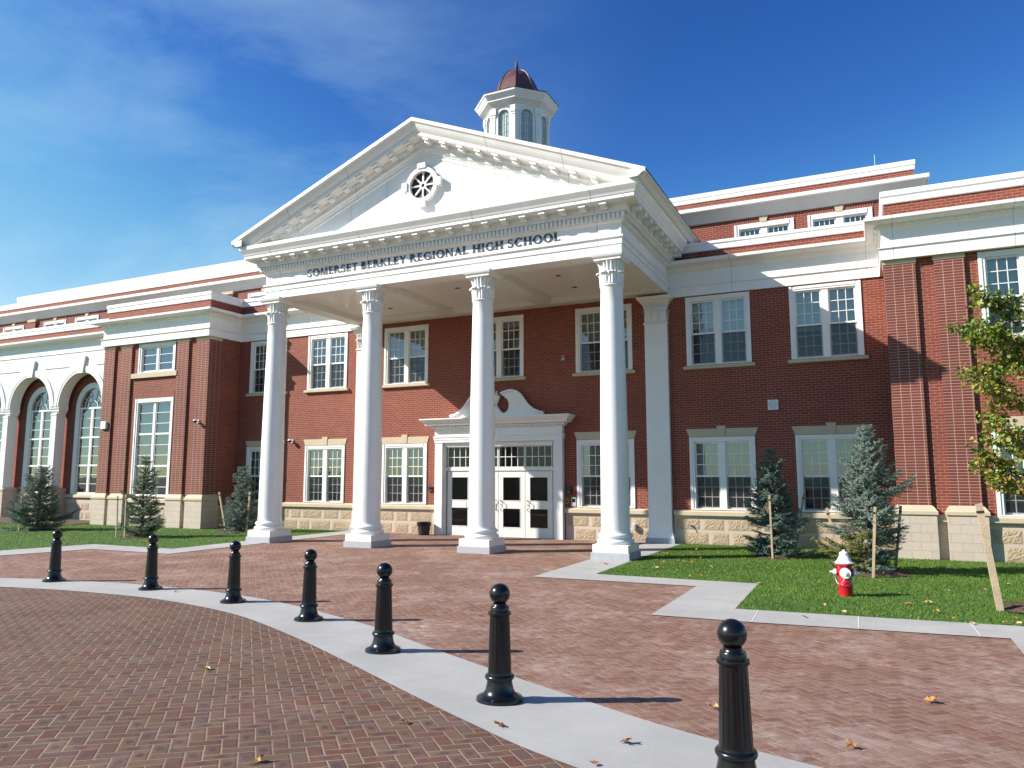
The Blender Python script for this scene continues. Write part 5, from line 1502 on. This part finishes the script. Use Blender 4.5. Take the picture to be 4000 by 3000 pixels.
# waste bin by the door
r = root('waste_bin', 'black waste bin with a plastic liner standing left of the entrance', 'waste bin', (-2.47, -.42, .0))
g = MB(); g.lathe([(.175, .0), (.18, .02), (.225, .37), (.238, .375), (.238, .395), (.22, .40), (.19, .05)], n=32, rad=lambda a, r_, z: r_ * (.92 + .08 * abs(cos(2 * a)))); g.build('bin', 'black_plastic', r)
g = MB(); g.lathe([(.236, .30), (.245, .37), (.246, .40), (.232, .415), (.21, .41), (.18, .30), (.0, .25)], n=40, rad=lambda a, r_, z: r_ * (.93 + .08 * abs(cos(2 * a))) + .006 * sin(11 * a + z * 40)); g.build('liner', 'black', r)

# ------------------------------------------------------------------ fallen leaves
def leaf_mesh(seed, col):
    rnd = random.Random(seed); g = MB(); n = 5; pts = []
    for i in range(2 * n):
        a = -pi / 2 + pi * 2 * i / (2 * n) + .3; rr = (.052 if i % 2 == 0 else .026) * rnd.uniform(.8, 1.15); pts.append((rr * cos(a), rr * sin(a), rnd.uniform(.004, .034)))
    c = (0, 0, rnd.uniform(.002, .012)); vs = [c] + pts
    g.mesh(vs, [(0, 1 + i, 1 + (i + 1) % (2 * n)) for i in range(2 * n)], 0, False)
    g.tube([(0, 0, .01), (-.02, -.03, .012), (-.035, -.055, .02)], .002, 4)
    return g
LM = []
for i, c in enumerate(((.42, .19, .045), (.50, .27, .09), (.30, .12, .05), (.55, .38, .22))):
    LM.append((leaf_mesh(i + 3, c), mat('dry_leaf', c, .7)[0]))
rnd = random.Random(12); proto = {}
def fallen(x, y, k, label, group, z=.012, sc=1.0):
    if (k, group) not in proto:
        proto[(k, group)] = LM[k][0].build('fallen_leaf', LM[k][1]); o = proto[(k, group)]
    else:
        o = proto[(k, group)].copy(); COL.objects.link(o)
    o.location = (x, y, z + zg(y)); o.rotation_euler = (rnd.uniform(-.3, .3), rnd.uniform(-.3, .3), rnd.uniform(0, 6.28)); s = sc * rnd.uniform(.65, 1.05); o.scale = (s, s, s)
    tag(o, label, 'leaf', group)
PLAZA_LEAVES = [(10.459, -15.563, 0, 'golden brown leaf on the pavers at the right bottom of the plaza', 1.35), (11.024, -13.909, 0, 'golden leaf lying alone on the pavers at far right', 1.2), (9.452, -15.024, 1, 'yellow brown leaf on pavers just left of the nearest bollard', 1.2),
    (9.111, -16.242, 2, 'reddish brown leaf on the concrete band left of the nearest bollard', 1.0), (8.199, -16.319, 0, 'orange leaf on the concrete band in front of the sixth bollard', 1.1), (7.580, -16.579, 0, 'brown leaf on drive pavers beside the inner edge of the band', 1.1),
    (7.271, -17.680, 1, 'tan curled leaf on the drive pavers at the bottom of the picture', 1.3), (1.087, -7.379, 1, 'small tan leaf on plaza pavers behind the fifth bollard', 1.2), (3.806, -11.126, 0, 'orange leaf on plaza pavers right of the fifth bollard', 1.1),
    (0.141, -12.210, 2, 'small red leaf on the band between second and third bollards', .9), (9.756, -10.212, 2, 'red leaf on the concrete walk below the hydrant', 1.0), (5.436, -5.707, 2, 'brown leaf on the walk before the rightmost column', 1.0), (9.068, -16.761, 2, 'small leaf on the band edge at the picture bottom', .8), (11.745, -9.772, 3, 'pale leaf on the edge of the walk below the lawn', 1.3), (8.788, -7.272, 3, 'pale leaf at the corner of the walk and lawn', 1.1)]
for x, y, k, lab, s in PLAZA_LEAVES: fallen(x, y, k, lab, 'loose leaves on the paving', .014, s)
tag(LM[0][0].build('leaf_sprig', mat('fresh_leaf', (.32, .42, .08), .6)[0]), 'bright green sprig of leaf lying on the drive pavers', 'leaf').location = (5.011, -16.011, zg(-16.011) + .008)
LL = [(6.14, -3.25), (5.96, -3.33), (6.13, -2.06), (6.55, -1.85), (6.85, -1.82), (6.31, -6.1), (6.11, -5.03), (6.51, -5.96), (6.28, -4.69), (6.74, -6.07), (6.54, -5.08), (6.69, -4.58), (6.8, -5.2), (6.93, -4.8), (7.07, -4.82), (7.05, -3.78), (7.63, -5.49), (7.5, -7.02), (7.67, -6.83), (7.08, -6.33), (6.14, -5.76),
      (8.29, -5.14), (9.26, -2.34), (9.21, -5.5), (8.78, -5.11), (9.18, -7.98), (9.73, -6.82), (8.98, -6.7), (9.97, -9.26), (10.23, -9.69), (10.65, -9.14), (10.79, -8.42), (11.03, -8.62), (11.29, -8.38), (11.39, -9.09), (11.69, -6.98), (11.22, -7.07), (12.68, -5.64), (11.04, -6.94), (11.55, -9.55), (12.12, -9.6), (12.27, -9.62), (12.28, -9.17), (12.26, -6.62),
      (6.2, -3.4), (6.05, -3.2), (6.5, -4.9), (6.62, -6.0), (6.4, -5.9), (7.62, -5.4), (7.7, -5.55), (8.83, -5.05), (11.08, -8.55), (11.35, -8.33)]
for i, (x, y) in enumerate(LL): fallen(x, y, (0, 1, 2, 0, 1, 3)[i % 6], 'dry orange or brown fallen leaf lying in the right hand lawn', 'fallen leaves on the right lawn', .035, .95)
for x, y in ((-9.6, -6.9), (-7.3, -5.2), (-6.9, -3.4), (-8.1, -6.2), (-11.4, -6.4), (-6.6, -5.4)): fallen(x, y, 1, 'dry tan fallen leaf lying in the left hand lawn', 'fallen leaves on the left lawn', .035, 1.1)
